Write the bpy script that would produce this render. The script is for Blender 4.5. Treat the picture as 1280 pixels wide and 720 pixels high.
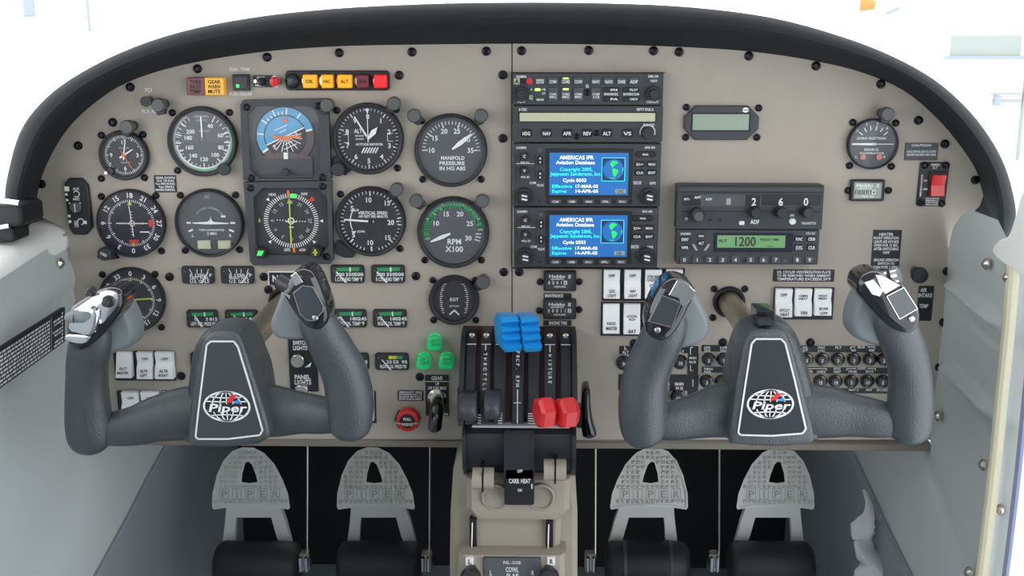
import bpy, math
from math import sin, cos, pi, radians as rad, hypot, atan2
from mathutils import Vector
from mathutils.geometry import tessellate_polygon

for o in list(bpy.data.objects): bpy.data.objects.remove(o)
S = bpy.context.scene
COL = S.collection

# ------------------------------------------------------------------ camera
# Frame used everywhere below: u = world X (right), v = world Z (up),
# w = -world Y (out of the instrument panel, towards the seats). Panel front: w = 0.
F = 1372.0                      # focal length in pixels of the 1280x720 frame
TH, PSI = rad(13.0), rad(1.2)   # looking down, looking left
DIST = 1.235
FWD = Vector((-sin(PSI)*cos(TH), cos(PSI)*cos(TH), -sin(TH)))
RGT = Vector((cos(PSI), sin(PSI), 0))
UPV = RGT.cross(FWD)
CAM = -FWD*DIST
cam_d = bpy.data.cameras.new('camera'); cam = bpy.data.objects.new('camera', cam_d); COL.objects.link(cam)
cam.location = CAM
cam.rotation_euler = FWD.to_track_quat('-Z', 'Y').to_euler()
cam_d.sensor_width = 36.0; cam_d.lens = 36.0*F/1280.0
cam_d.clip_start = 0.02; cam_d.clip_end = 200
S.camera = cam

# ------------------------------------------------------------------ world and exposure
W = bpy.data.worlds.new('world'); S.world = W; W.use_nodes = True
nt = W.node_tree; nt.nodes.clear()
wo = nt.nodes.new('ShaderNodeOutputWorld'); bg = nt.nodes.new('ShaderNodeBackground')
bg.inputs[0].default_value = (0.96, 0.985, 1.0, 1); bg.inputs[1].default_value = 3.15
nt.links.new(bg.outputs[0], wo.inputs[0])
S.view_settings.view_transform = 'Standard'
S.view_settings.look = 'None'
S.view_settings.gamma = 1.0
S.view_settings.use_curve_mapping = False
S.view_settings.exposure = 0.0

# ------------------------------------------------------------------ pixel helpers
def ray(px, py):
    return FWD + RGT*((px-640)/F) - UPV*((py-360)/F)
def p(px, py, w=0.0):            # pixel on the plane w = const -> (u, v)
    d = ray(px, py); t = (-w - CAM.y)/d.y
    return (CAM.x + d.x*t, CAM.z + d.z*t)
def sc(px, py, w=0.0):           # metres per pixel there
    d = ray(px, py); return (-w - CAM.y)/d.y/F
def onx(px, py, u):              # pixel on the plane u = const -> (v, w)
    d = ray(px, py); t = (u - CAM.x)/d.x
    return (CAM.z + d.z*t, -(CAM.y + d.y*t))
def q(pts, w=0.0): return [p(a, b, w) for a, b in pts]
def R(x0, y0, x1, y1, w=0.0):
    cx, cy = (x0+x1)/2, (y0+y1)/2
    return (p(x0, cy, w)[0], p(cx, y1, w)[1], p(x1, cy, w)[0], p(cx, y0, w)[1])

# ------------------------------------------------------------------ materials
def c(r, g, b):
    f = lambda x: ((x/255+0.055)/1.055)**2.4 if x/255 > 0.04045 else x/255/12.92
    return (f(r), f(g), f(b))
M = {}
def mat(name, col, rough=0.5, metal=0.0, grain=0.0, gscale=300.0, bump=0.0, bscale=800.0, emit=0.0, spec=0.5, coat=0.0, ecol=None):
    m = bpy.data.materials.new(name); m.use_nodes = True
    t = m.node_tree; b = t.nodes['Principled BSDF']
    b.inputs['Roughness'].default_value = rough; b.inputs['Metallic'].default_value = metal
    b.inputs['Specular IOR Level'].default_value = spec
    b.inputs['Base Color'].default_value = (*col, 1)
    if coat: b.inputs['Coat Weight'].default_value = coat
    if emit:
        b.inputs['Emission Color'].default_value = (*(ecol or col), 1); b.inputs['Emission Strength'].default_value = emit
    tc = t.nodes.new('ShaderNodeTexCoord')
    n = t.nodes.new('ShaderNodeTexNoise'); n.inputs['Scale'].default_value = gscale; n.inputs['Detail'].default_value = 3
    t.links.new(tc.outputs['Object'], n.inputs['Vector'])
    mx = t.nodes.new('ShaderNodeMix'); mx.data_type = 'RGBA'
    g = max(grain, 0.04)
    mx.inputs['A'].default_value = tuple(x*(1-g) for x in col)+(1,); mx.inputs['B'].default_value = tuple(min(1, x*(1+g)) for x in col)+(1,)
    t.links.new(n.outputs['Fac'], mx.inputs['Factor']); t.links.new(mx.outputs['Result'], b.inputs['Base Color'])
    if bump:
        n2 = t.nodes.new('ShaderNodeTexNoise'); n2.inputs['Scale'].default_value = bscale; n2.inputs['Detail'].default_value = 2
        t.links.new(tc.outputs['Object'], n2.inputs['Vector'])
        bp = t.nodes.new('ShaderNodeBump'); bp.inputs['Strength'].default_value = bump; bp.inputs['Distance'].default_value = 0.001
        t.links.new(n2.outputs['Fac'], bp.inputs['Height']); t.links.new(bp.outputs['Normal'], b.inputs['Normal'])
    M[name] = m; return m
def glassmat(name, ior=1.45, rough=0.02, tint=(1,1,1)):
    m = bpy.data.materials.new(name); m.use_nodes = True; t = m.node_tree; t.nodes.clear()
    o = t.nodes.new('ShaderNodeOutputMaterial'); mx = t.nodes.new('ShaderNodeMixShader')
    tr = t.nodes.new('ShaderNodeBsdfTransparent'); gl = t.nodes.new('ShaderNodeBsdfGlossy'); fr = t.nodes.new('ShaderNodeMath'); lw = t.nodes.new('ShaderNodeLayerWeight'); pw = t.nodes.new('ShaderNodeMath')
    tr.inputs[0].default_value = (*tint, 1); gl.inputs['Roughness'].default_value = rough; lw.inputs[0].default_value = 0.5; pw.operation = 'POWER'; pw.inputs[1].default_value = 4.0; fr.operation = 'MULTIPLY_ADD'; fr.inputs[1].default_value = 0.6; fr.inputs[2].default_value = ((ior-1)/(ior+1))**2
    t.links.new(lw.outputs['Facing'], pw.inputs[0]); t.links.new(pw.outputs[0], fr.inputs[0])
    t.links.new(fr.outputs[0], mx.inputs[0]); t.links.new(tr.outputs[0], mx.inputs[1]); t.links.new(gl.outputs[0], mx.inputs[2])
    t.links.new(mx.outputs[0], o.inputs[0]); M[name] = m; return m

mat('panel', c(170,162,152), 0.55, grain=0.05, gscale=40, bump=0.06, bscale=2500)
mat('panel_dark', c(120,114,106), 0.6)
mat('glare', c(40,43,46), 0.8, bump=0.25, bscale=700, spec=0.2)
mat('screw', c(30,30,36), 0.3, 0.6)
mat('steel', c(200,198,190), 0.25, 1.0)
mat('bezel', c(40,40,45), 0.45, bump=0.05, spec=0.4)
mat('frame', c(62,64,70), 0.5, bump=0.1, bscale=1500)
mat('face', c(48,48,54), 0.7)
mat('face_grey', c(86,88,94), 0.7)
mat('face_blue', c(18,14,44), 0.6)
mat('white', c(238,238,240), 0.6)
mat('print', c(232,234,236), 0.6)
mat('print_dim', c(170,172,176), 0.6)
mat('black', c(24,24,28), 0.5)
mat('placard', c(30,31,36), 0.5)
mat('radio', c(58,61,66), 0.5, bump=0.08, bscale=1800)
mat('radio_key', c(76,78,84), 0.45)
mat('radio_dark', c(26,27,31), 0.45)
mat('knob', c(44,45,49), 0.4)
mat('knob_cap', c(86,88,88), 0.45)
mat('green', c(40,150,90), 0.6)
mat('band_green', c(120,190,160), 0.6)
mat('yellow', c(214,190,60), 0.5)
mat('lime', c(200,214,70), 0.5)
mat('orange', c(240,120,40), 0.5)
mat('red', c(208,40,40), 0.4)
mat('red_soft', c(206,120,120), 0.5)
mat('sky_blue', c(86,160,206), 0.5)
mat('earth', c(96,82,84), 0.6)
mat('earth_dark', c(60,54,58), 0.6)
mat('lamp_amber', c(250,170,20), 0.3, emit=0.35)
mat('lamp_red', c(236,30,40), 0.3, emit=0.3)
mat('lamp_maroon', c(120,36,60), 0.35)
mat('lamp_mauve', c(128,72,84), 0.4)
mat('lamp_yellow', c(244,180,60), 0.4, emit=0.2)
mat('lamp_dark', c(62,66,70), 0.25)
mat('lamp_green', c(16,190,110), 0.2, emit=0.25, coat=0.5)
mat('led', c(200,250,120), 0.3, emit=1.0)
mat('led_green', c(60,220,90), 0.3, emit=0.9)  # glowing green: trim button light, also heading bug and knob mark, which are no lamps
mat('lcd', c(196,196,168), 0.35)
mat('lcd_grey', c(150,166,152), 0.3)
mat('lcd_green', c(116,166,112), 0.3, emit=0.08)
mat('screen', c(40,106,178), 0.3, emit=0.4)
mat('screen_dark', c(34,60,100), 0.3, emit=0.3)
mat('screen_white', c(240,244,250), 0.3, emit=0.6)
mat('screen_cyan', c(60,230,220), 0.3, emit=0.6)
mat('screen_green', c(40,220,90), 0.3, emit=0.6)
mat('rocker', c(246,247,250), 0.35)
mat('rocker_shadow', c(96,98,104), 0.4)
mat('yoke', c(67,72,77), 0.33, bump=0.7, bscale=650, grain=0.08, gscale=900, spec=0.75)
mat('yoke_flare', c(118,126,131), 0.5, bump=0.1, bscale=900)
mat('yoke_plate', c(52,56,62), 0.09, coat=1.0)
mat('yoke_trim', c(240,238,240), 0.2, 0.2)
mat('gloss_black', c(24,24,30), 0.12, coat=0.6)
mat('gloss_screen', c(58,62,70), 0.08, coat=1.0)
mat('chrome', c(225,226,232), 0.14, 1.0)
mat('shaft', c(168,160,140), 0.28, 0.85)
mat('lever_blue', c(30,150,226), 0.3, coat=0.2)
mat('lever_red', c(222,44,50), 0.3, coat=0.2)
mat('lever_black', c(62,64,70), 0.32)
mat('quad', c(40,42,47), 0.42, bump=0.06)
mat('quad_slot', c(48,16,18), 0.6)
mat('pedestal', c(158,151,138), 0.6, bump=0.08, bscale=1200)
mat('pedal', c(212,213,212), 0.42, 0.15, bump=0.1, bscale=1200)
mat('pedal_mark', c(160,162,164), 0.5)
mat('rubber', c(34,36,42), 0.55, bump=0.1)
mat('vinyl', c(190,197,198), 0.5, bump=0.12, bscale=900, grain=0.05, gscale=6)
mat('vinyl_pale', c(240,240,238), 0.5, bump=0.1, bscale=900)  # pale vinyl, whitened further so the sill carries the window light in its colour
mat('welt', c(216,210,184), 0.5)
mat('carpet', c(140,149,155), 0.95, grain=0.35, gscale=420, bump=0.8, bscale=600, spec=0.1)
mat('dark_metal', c(22,23,26), 0.6)
mat('white_paint', c(226,230,236), 0.3)
mat('blue_paint', c(120,130,176), 0.25)
mat('out_orange', c(220,130,70), 0.8)
mat('out_wall', c(246,246,248), 0.8)
mat('out_grey', c(146,153,150), 0.8)
mat('out_blue', c(140,148,162), 0.6)
mat('tarmac', c(216,220,220), 0.9)
mat('latch_black', c(26,26,30), 0.55)
mat('headliner', c(196,196,192), 0.8)
mat('cloth', c(214,216,220), 0.8, bump=0.2)
glassmat('glass', 1.42, 0.03); glassmat('windshield_glass', 1.3, 0.0)

# ------------------------------------------------------------------ glyphs of the built-in font, composed by hand
GL = {}
def _eval(body):
    cu = bpy.data.curves.new('t', 'FONT'); cu.body = body; cu.size = 1.0; cu.resolution_u = 2; cu.offset = 0.022
    ob = bpy.data.objects.new('t', cu); COL.objects.link(ob)
    dg = bpy.context.evaluated_depsgraph_get(); me = ob.evaluated_get(dg).to_mesh()
    vs = [tuple(x.co) for x in me.vertices]; fs = [tuple(x.vertices) for x in me.polygons]
    ob.evaluated_get(dg).to_mesh_clear(); bpy.data.objects.remove(ob); bpy.data.curves.remove(cu)
    return vs, fs
def _wid(vs): return max(x[0] for x in vs)-min(x[0] for x in vs)
_bar = _wid(_eval('||')[0])
CAPH = max(x[1] for x in _eval('H')[0])
def glyph(ch):
    if ch not in GL:
        adv = _wid(_eval('|'+ch+'|')[0]) - _bar
        GL[ch] = (([], []) if ch == ' ' else _eval(ch)) + (adv,)
    return GL[ch]

# ------------------------------------------------------------------ mesh builder in (u, v, w)
def ccw(pts):
    a = sum(pts[i-1][0]*pts[i][1]-pts[i][0]*pts[i-1][1] for i in range(len(pts)))
    return list(pts) if a > 0 else list(pts)[::-1]
def inset(pts, d):
    out = []; n = len(pts)
    for i in range(n):
        a, b, e = pts[i-1], pts[i], pts[(i+1) % n]
        d1 = (b[0]-a[0], b[1]-a[1]); d2 = (e[0]-b[0], e[1]-b[1])
        l1 = hypot(*d1) or 1e-9; l2 = hypot(*d2) or 1e-9
        n1 = (-d1[1]/l1, d1[0]/l1); n2 = (-d2[1]/l2, d2[0]/l2)
        k = 1+n1[0]*n2[0]+n1[1]*n2[1]
        if k < 0.3: k = 0.3
        out.append((b[0]+d*(n1[0]+n2[0])/k, b[1]+d*(n1[1]+n2[1])/k))
    return out
def rrect(r4, r, n=4):
    u0, v0, u1, v1 = r4; r = min(r, (u1-u0)/2.01, (v1-v0)/2.01); o = []
    for (cx, cy, a0) in ((u1-r, v1-r, 0), (u0+r, v1-r, 90), (u0+r, v0+r, 180), (u1-r, v0+r, 270)):
        for k in range(n+1): a = rad(a0+90*k/n); o.append((cx+r*cos(a), cy+r*sin(a)))
    return o
def circ(cx, cy, r, n=32, ry=None): return [(cx+r*cos(2*pi*k/n), cy+(ry or r)*sin(2*pi*k/n)) for k in range(n)]
def smooth_loop(pts, k=4):        # closed Catmull-Rom
    n = len(pts); o = []
    for i in range(n):
        a, b, e, d = pts[i-1], pts[i], pts[(i+1) % n], pts[(i+2) % n]
        for j in range(k):
            t = j/k
            o.append(tuple(0.5*((2*b[m])+(-a[m]+e[m])*t+(2*a[m]-5*b[m]+4*e[m]-d[m])*t*t+(-a[m]+3*b[m]-3*e[m]+d[m])*t**3) for m in range(len(b))))
    return o
def smooth_path(pts, k=5):
    o = []; n = len(pts)
    for i in range(n-1):
        a, b, e, d = pts[max(i-1, 0)], pts[i], pts[i+1], pts[min(i+2, n-1)]
        for j in range(k):
            t = j/k
            o.append(tuple(0.5*((2*b[m])+(-a[m]+e[m])*t+(2*a[m]-5*b[m]+4*e[m]-d[m])*t*t+(-a[m]+3*b[m]-3*e[m]+d[m])*t**3) for m in range(len(b))))
    o.append(tuple(pts[-1])); return o

ORG = {}
class MB:
    def __init__(s): s.v = []; s.f = []
    def add(s, vs, fs):
        n = len(s.v); s.v += [tuple(x) for x in vs]; s.f += [tuple(n+i for i in f) for f in fs]; return s
    def loft(s, rings, closed=True, cap0=True, cap1=True):
        n = len(rings[0]); vs = [x for r in rings for x in r]; fs = []
        for i in range(len(rings)-1):
            for j in range(n if closed else n-1):
                k = (j+1) % n; fs.append((i*n+j, i*n+k, (i+1)*n+k, (i+1)*n+j))
        if cap0: fs.append(tuple(range(n))[::-1])
        if cap1: fs.append(tuple((len(rings)-1)*n+j for j in range(n)))
        return s.add(vs, fs)
    def prism(s, pts, w0, w1, ch=0.0, steps=1, holes=None):
        pts = ccw(pts)
        if holes:
            loops = [pts]+[ccw(h)[::-1] for h in holes]; allp = [x for l in loops for x in l]; n = len(allp)
            tri = tessellate_polygon([[Vector((x[0], x[1], 0)) for x in l] for l in loops])
            vs = [(a, b, w0) for a, b in allp]+[(a, b, w1) for a, b in allp]; fs = []
            for t in tri:
                A, B, E = [allp[i] for i in t]
                if (B[0]-A[0])*(E[1]-A[1])-(B[1]-A[1])*(E[0]-A[0]) < 0: t = t[::-1]
                fs.append(tuple(i+n for i in t)); fs.append(tuple(t)[::-1])
            k0 = 0
            for l in loops:
                m = len(l)
                for i in range(m): j = (i+1) % m; fs.append((k0+i, k0+j, n+k0+j, n+k0+i))
                k0 += m
            return s.add(vs, fs)
        rings = [[(a, b, w0) for a, b in pts]]
        if ch:
            for k in range(steps+1):
                a = pi/2*k/steps
                ins = ch*(1-cos(a)) if steps > 1 else ch*k
                ww = w1-ch+ch*sin(a) if steps > 1 else w1-ch+ch*k
                rings.append([(x, y, ww) for x, y in (inset(pts, ins) if ins > 1e-9 else pts)])
        else: rings.append([(a, b, w1) for a, b in pts])
        return s.loft(rings)
    def dome(s, pts, w0, w1, n=6):
        pts = ccw(pts); cx = sum(a for a, b in pts)/len(pts); cy = sum(b for a, b in pts)/len(pts); rings = [[(a, b, w0) for a, b in pts]]
        for k in range(n+1):
            t = pi/2*k/n; f = 0.70+0.30*cos(t); rings.append([(cx+(a-cx)*f, cy+(b-cy)*f, w0+(w1-w0)*(0.35+0.65*sin(t))) for a, b in pts])
        return s.loft(rings)
    def box(s, r4, w0, w1, ch=0.0):
        u0, v0, u1, v1 = r4
        return s.prism([(u0, v0), (u1, v0), (u1, v1), (u0, v1)], w0, w1, ch)
    def lathe(s, cx, cy, prof, n=28, cap=True):
        rings = [[(cx+r*cos(2*pi*k/n), cy+r*sin(2*pi*k/n), w) for k in range(n)] for r, w in prof]
        return s.loft(rings, True, cap, cap)
    def flat(s, pts, w):
        pts = ccw(pts); return s.add([(a, b, w) for a, b in pts], [tuple(range(len(pts)))])
    def ring(s, cx, cy, r0, r1, w, a0=0, a1=360, n=48):   # degrees clockwise from the top
        m = max(2, int(n*abs(a1-a0)/360)); vs = []; fs = []
        for k in range(m+1):
            a = rad(a0+(a1-a0)*k/m); vs += [(cx+r0*sin(a), cy+r0*cos(a), w), (cx+r1*sin(a), cy+r1*cos(a), w)]
        for k in range(m): fs.append((2*k, 2*k+2, 2*k+3, 2*k+1))
        return s.add(vs, fs)
    def line(s, a, b, wid, w):
        d = (b[0]-a[0], b[1]-a[1]); l = hypot(*d) or 1e-9; n = (-d[1]/l*wid/2, d[0]/l*wid/2)
        return s.add([(a[0]-n[0], a[1]-n[1], w), (b[0]-n[0], b[1]-n[1], w), (b[0]+n[0], b[1]+n[1], w), (a[0]+n[0], a[1]+n[1], w)], [(0, 1, 2, 3)])
    def poly(s, pts, wid, w, close=False):
        for i in range(len(pts)-1+(1 if close else 0)): s.line(pts[i], pts[(i+1) % len(pts)], wid, w)
        return s
    def tube(s, path, r, n=10, cap=True, up=None):         # path of (u,v,w); r number or list
        P = [Vector(x) for x in path]; rings = []
        ref = Vector(up) if up else Vector((0, 0, 1))
        for i, x in enumerate(P):
            t = (P[min(i+1, len(P)-1)]-P[max(i-1, 0)]).normalized()
            rf = ref if abs(t.dot(ref)) < 0.95 else Vector((1, 0, 0))
            a = t.cross(rf).normalized(); b = a.cross(t).normalized()
            ri = r[i] if isinstance(r, (list, tuple)) else r
            ra, rb = ri if isinstance(ri, (list, tuple)) else (ri, ri)
            rings.append([tuple(x+a*ra*cos(2*pi*k/n)+b*rb*sin(2*pi*k/n)) for k in range(n)])
        return s.loft(rings, True, cap, cap)
    def extr_u(s, prof, u0, u1):                           # profile of (v, w) along u
        return s.loft([[(u0, a, b) for a, b in prof], [(u1, a, b) for a, b in prof]])
    def extr_v(s, prof, v0, v1):                           # profile of (u, w) along v
        return s.loft([[(a, v0, b) for a, b in prof], [(a, v1, b) for a, b in prof]])
    def text(s, body, cu, cv, w, h, width=None, align='C', rot=0.0, wf=None, slant=0.0):
        k = h/CAPH; x = 0.0; vs = []; fs = []
        for ch in body:
            gv, gf, adv = glyph(ch); n = len(vs)
            vs += [(x+a, b) for a, b, _ in gv]; fs += [tuple(n+i for i in f) for f in gf]; x += adv
        if not vs: return s
        kx = k
        if width: kx = width/x
        off = {'C': -x/2, 'L': 0, 'R': -x}[align]; out = []
        for a, b in vs:
            a2 = (a+off)*kx+slant*b*k; b2 = b*k-h/2
            U = cu+a2*cos(rot)-b2*sin(rot); V = cv+a2*sin(rot)+b2*cos(rot)
            out.append((U, V, wf(V) if wf else w))
        return s.add(out, fs)
    def t(s, body, x0, y0, x1, y1, w=0.0004, wf=None, slant=0.0):   # text fitted to a pixel box
        r = R(x0, y0, x1, y1, w); return s.text(body, (r[0]+r[2])/2, (r[1]+r[3])/2, w, r[3]-r[1], r[2]-r[0], wf=wf, slant=slant)
    def map(s, fn): s.v = [fn(*x) for x in s.v]; return s
    def build(s, name, m, parent=None, smooth=True, ang=35):
        org = ORG.get(parent.name, (0, 0, 0)) if parent else (0, 0, 0)
        me = bpy.data.meshes.new(name)
        if parent: vs = [(a-org[0], b-org[1], d-org[2]) for a, b, d in s.v]
        else: vs = [(a, -d, b) for a, b, d in s.v]
        me.from_pydata(vs, [], s.f); me.materials.append(M[m]); me.validate()
        if smooth:
            me.polygons.foreach_set('use_smooth', [True]*len(me.polygons))
            try: me.set_sharp_from_angle(angle=rad(ang))
            except Exception: pass
        ob = bpy.data.objects.new(name, me); COL.objects.link(ob)
        if parent: ob.parent = parent; ORG[ob.name] = org
        return ob

def tag(o, label=None, cat=None, group=None, kind=None):
    if label: o['label'] = label
    if cat: o['category'] = cat
    if group: o['group'] = group
    if kind: o['kind'] = kind
    return o
def thing(name, label, cat, uvw, group=None, kind=None):     # Empty at the base, local axes = (u, v, w)
    o = bpy.data.objects.new(name, None); COL.objects.link(o); o.empty_display_size = 0.02
    o.rotation_euler = (pi/2, 0, 0); o.location = (uvw[0], -uvw[2], uvw[1]); ORG[o.name] = tuple(uvw)
    return tag(o, label, cat, group, kind)
def at(name, label, cat, px, py, w=0.0, group=None): u, v = p(px, py, w); return thing(name, label, cat, (u, v, w), group)
def copy_tree(o, uvw, label=None, group=None, parent=None):
    n = o.copy(); COL.objects.link(n)
    if parent is None:
        n.location = (uvw[0], -uvw[2], uvw[1]); ORG[n.name] = tuple(uvw)
        if label: n['label'] = label
        if group: n['group'] = group
    else: n.parent = parent
    for ch in [x for x in KIDS.get(o.name, [])]: copy_tree(ch, None, parent=n)
    return n
KIDS = {}
def note_kids(root):
    for o in COL.objects:
        if o.parent: KIDS.setdefault(o.parent.name, []).append(o)
# ================================================================== SETTING
uL = p(84, 330)[0]; uR = p(1184, 340)[0]
vB = p(640, 549)[1]                 # lower edge of the panel
FLOOR_V, FRONT_W = -0.66, -0.62
def lerp_tab(tab, x):
    tab = sorted(tab)
    if x <= tab[0][0]: return tab[0][1]
    for (a, b), (e, d) in zip(tab, tab[1:]):
        if x <= e: return b+(d-b)*(x-a)/(e-a) if e > a else d
    return tab[-1][1]
def seg_d(pt, a, b):
    ax, ay = a; bx, by = b; dx, dy = bx-ax, by-ay
    t = max(0, min(1, ((pt[0]-ax)*dx+(pt[1]-ay)*dy)/(dx*dx+dy*dy)))
    return hypot(pt[0]-ax-t*dx, pt[1]-ay-t*dy)
def side_grid(u, vtop, vbot, wmin, wmax, bulge, rows=120, cols=30, sgn=1):
    mb = MB(); vs = []; fs = []
    for i in range(rows+1):
        v = vtop+(vbot-vtop)*i/rows; a, b = wmin(v), wmax(v)
        for j in range(cols+1):
            w = a+(b-a)*j/cols; vs.append((u+sgn*bulge(v, w), v, w))
    for i in range(rows):
        for j in range(cols):
            k = i*(cols+1)+j; fs.append((k, k+1, k+cols+2, k+cols+1))
    mb.add(vs, fs); return mb
g = lambda x, s: math.exp(-(x/s)**2)

# ---- left side wall: padded vinyl with soft folds, sill on top
cA = onx(82, 297, uL); cB = onx(0, 347, uL); slp = (cB[0]-cA[0])/(cB[1]-cA[1])
vf1 = onx(60, 362, uL)[0]-slp*onx(60, 362, uL)[1]; vf2 = onx(60, 390, uL)[0]-slp*onx(60, 390, uL)[1]
def bulL(v, w):
    vv = v-slp*max(w, 0)
    return 0.007*g(vv-vf1, 0.02)-0.004*g(vv-vf1+0.018, 0.008)+0.006*g(vv-vf2, 0.015)+0.004*sin(9*v+4*w)*min(1, w/0.08)*g(w-0.25, 0.3)
wl = MB(); vs = []; fs = []; rows, cols = 150, 24
for i in range(rows+1):
    for j in range(cols+1):
        w = 0.6*j/cols; top = cA[0]+slp*w; v = top+(FLOOR_V-top)*i/rows
        vs.append((uL-0.0+bulL(v, w), v, w))
for i in range(rows):
    for j in range(cols): k = i*(cols+1)+j; fs.append((k, k+1, k+cols+2, k+cols+1))
wl.add(vs, fs)
wl.add([(uL, 0.06, 0.004), (uL, 0.06, FRONT_W), (uL, FLOOR_V, FRONT_W), (uL, FLOOR_V, 0.004)], [(0, 1, 2, 3)])
RW = 2.0; vS = cA[0]+slp*0.6
wl.add([(uL, vS, 0.599), (uL, vS, RW), (uL, FLOOR_V, RW), (uL, FLOOR_V, 0.599)], [(0, 1, 2, 3)])
o = wl.build('wall_left', 'vinyl'); tag(o, kind='structure')
sl = MB(); rings = []
for w in [-0.35, -0.2, -0.06, 0.0, 0.1, 0.2, 0.35, 0.6, 2.0]:
    t0 = cA[0]+slp*min(max(w, -0.02), 0.6)
    rings.append([(uL+0.001, t0-0.012, w), (uL+0.001, t0, w), (uL-0.003, t0+0.008, w), (uL-0.012, t0+0.014, w), (uL-0.04, t0+0.017, w), (uL-0.14, t0+0.017, w), (uL-0.14, t0-0.03, w)])
sl.loft(rings); o = sl.build('trim_1', 'vinyl_pale'); tag(o, 'pale padded window sill above the left side wall', kind='structure')
cp = [onx(*x, uL) for x in ((214, 540), (205, 556), (180, 600), (160, 640), (115, 722))]
e = cp[-1]; cp.append((FLOOR_V, e[1]+(e[1]-cp[-2][1])*1.0))
m = MB(); m.prism([(v, w) for v, w in cp]+[(FLOOR_V, FRONT_W+0.002), (vB+0.02, FRONT_W+0.002)], uL+0.0005, uL+0.005, 0.001)
m.map(lambda a, b, d: (d, a, b)); o = m.build('trim_2', 'carpet', smooth=False); tag(o, 'dark blue-grey carpet covering the forward left side wall', kind='structure')

# ---- right side wall
welt = [(1243, 262), (1252, 280), (1260, 298), (1263, 318), (1262, 350), (1258, 400), (1252, 460), (1246, 520), (1240, 580), (1232, 650), (1223, 722), (1205, 860)]
wtab = [onx(*x, uR) for x in welt]
ltab = [onx(*x, uR) for x in ((1217, 262), (1204, 270), (1195, 282), (1190, 296), (1187, 312))]
ltab = ltab[:-1]+[(ltab[-1][0], 0.0)]
s1 = (onx(1194, 358, uR), onx(1257, 410, uR)); s2 = (onx(1186, 460, uR), onx(1247, 522, uR))
def bulR(v, w):
    b = 0.0
    for s in (s1, s2): b += 0.012*g(seg_d((v, w), *s), 0.008)-0.008*g(seg_d((v+0.016, w), *s), 0.008)
    k = max(0, min(1, (lerp_tab(wtab, v)-w)/0.02))
    return b*k+0.004*sin(8*v)*g(w-0.05, 0.1)+0.006*g(v-onx(1230, 600, uR)[0], 0.1)*g(w-0.03, 0.06)
wmaxR = lambda v: lerp_tab(wtab, v)
wminR = lambda v: (FRONT_W if v < vB-0.001 else max(0.0, lerp_tab(ltab, v)))
mw = side_grid(uR, onx(1217, 262, uR)[0], vB, lambda v: max(0.0, lerp_tab(ltab, v)), wmaxR, bulR, 130, 26, -1)
m2 = side_grid(uR, vB, FLOOR_V, lambda v: FRONT_W, wmaxR, bulR, 40, 50, -1)
mw.add(m2.v, m2.f)
mw.add([(uR, 0.06, 0.0), (uR, 0.06, FRONT_W), (uR, vB, FRONT_W), (uR, vB, 0.0)], [(0, 1, 2, 3)])
mw.add([(uR+.03, 0.02, 1.05), (uR+.03, 0.02, RW), (uR+.03, FLOOR_V, RW), (uR+.03, FLOOR_V, 1.05)], [(0, 1, 2, 3)])
o = mw.build('wall_right', 'vinyl'); tag(o, kind='structure')
cp = [onx(*x, uR) for x in ((1055, 535), (1065, 556), (1085, 600), (1110, 655), (1143, 722))]
e = cp[-1]; cp.append((FLOOR_V, e[1]+(e[1]-cp[-2][1])*1.2))
m = MB(); m.prism([(v, w) for v, w in cp]+[(FLOOR_V, FRONT_W+0.002), (vB+0.02, FRONT_W+0.002)], 0.001, 0.010, 0.001)
m.map(lambda a, b, d: (uR-d, a, b)); o = m.build('trim_3', 'carpet', smooth=False); tag(o, 'dark blue-grey carpet covering the forward right side wall', kind='structure')
# bright studs on the side walls
def wall_stud(px, py, u, sg, lab):
    v, w = onx(px, py, u); t = thing('trim_screw', lab, 'screw', (u, v, w), 'bright trim screws in the side walls')
    m = MB(); rr = 0.0042
    m.lathe(0, 0, [(rr*1.5, 0), (rr*1.5, 0.002), (rr, 0.004), (rr*0.6, 0.0055), (0.0003, 0.006)], 12)
    m.map(lambda a, b, d: (u+sg*(d+0.002), v+a, w+b)); m.build('screw_head', 'steel', t)
for x, y, lab in ((1237, 330, 'bright screw in the right side wall just below the glareshield end'), (1264, 347, 'bright screw in the right side wall beside the pale post cover'), (1233, 581, 'bright screw in the right side wall beside the cream welt, below the padded seams'), (1215, 716, 'bright screw in the right side wall at the lowest visible end of the cream welt')): wall_stud(x, y, uR-0.003, -1, lab)
wall_stud(1176, 520, uR-0.004, -1, 'bright round screw in the right side wall beside the control wheel')
wall_stud(71.6, 329, uL+0.001, 1, 'bright round screw in the left side wall below the sill')

# ---- door edge: welt, metal jamb, blue strip
def edge_line(dx, u): return [(u,)+onx(x+dx, y, u) for x, y in welt[3:]]
m = MB(); m.tube([(a-0.003, b, d+0.006) for a, b, d in smooth_path(edge_line(4, uR), 3)], 0.0062, 10)
o = m.build('trim_4', 'welt'); tag(o, 'cream rubber welt along the open door edge', kind='structure')
def strip(dx0, dx1, u, th, name, mt, lab):
    A = smooth_path(edge_line(dx0, u), 3); B = smooth_path(edge_line(dx1, u), 3)
    m = MB(); m.loft([[a, b, (b[0]+th, b[1], b[2]), (a[0]+th, a[1], a[2])] for a, b in zip(A, B)])
    o = m.build(name, mt); tag(o, lab, kind='structure')
strip(7, 29, uR+0.012, 0.01, 'trim_5', 'white_paint', 'white painted metal door sill beside the cream welt')
strip(29, 34, uR+0.008, 0.003, 'trim_6', 'blue_paint', 'blue door seal strip at the outer door edge')  # blue reflection on the white metal, painted as a strip of its own
wall_stud(1254, 637, uR+0.011, -1, 'bright round screw in the white metal door sill')
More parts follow.
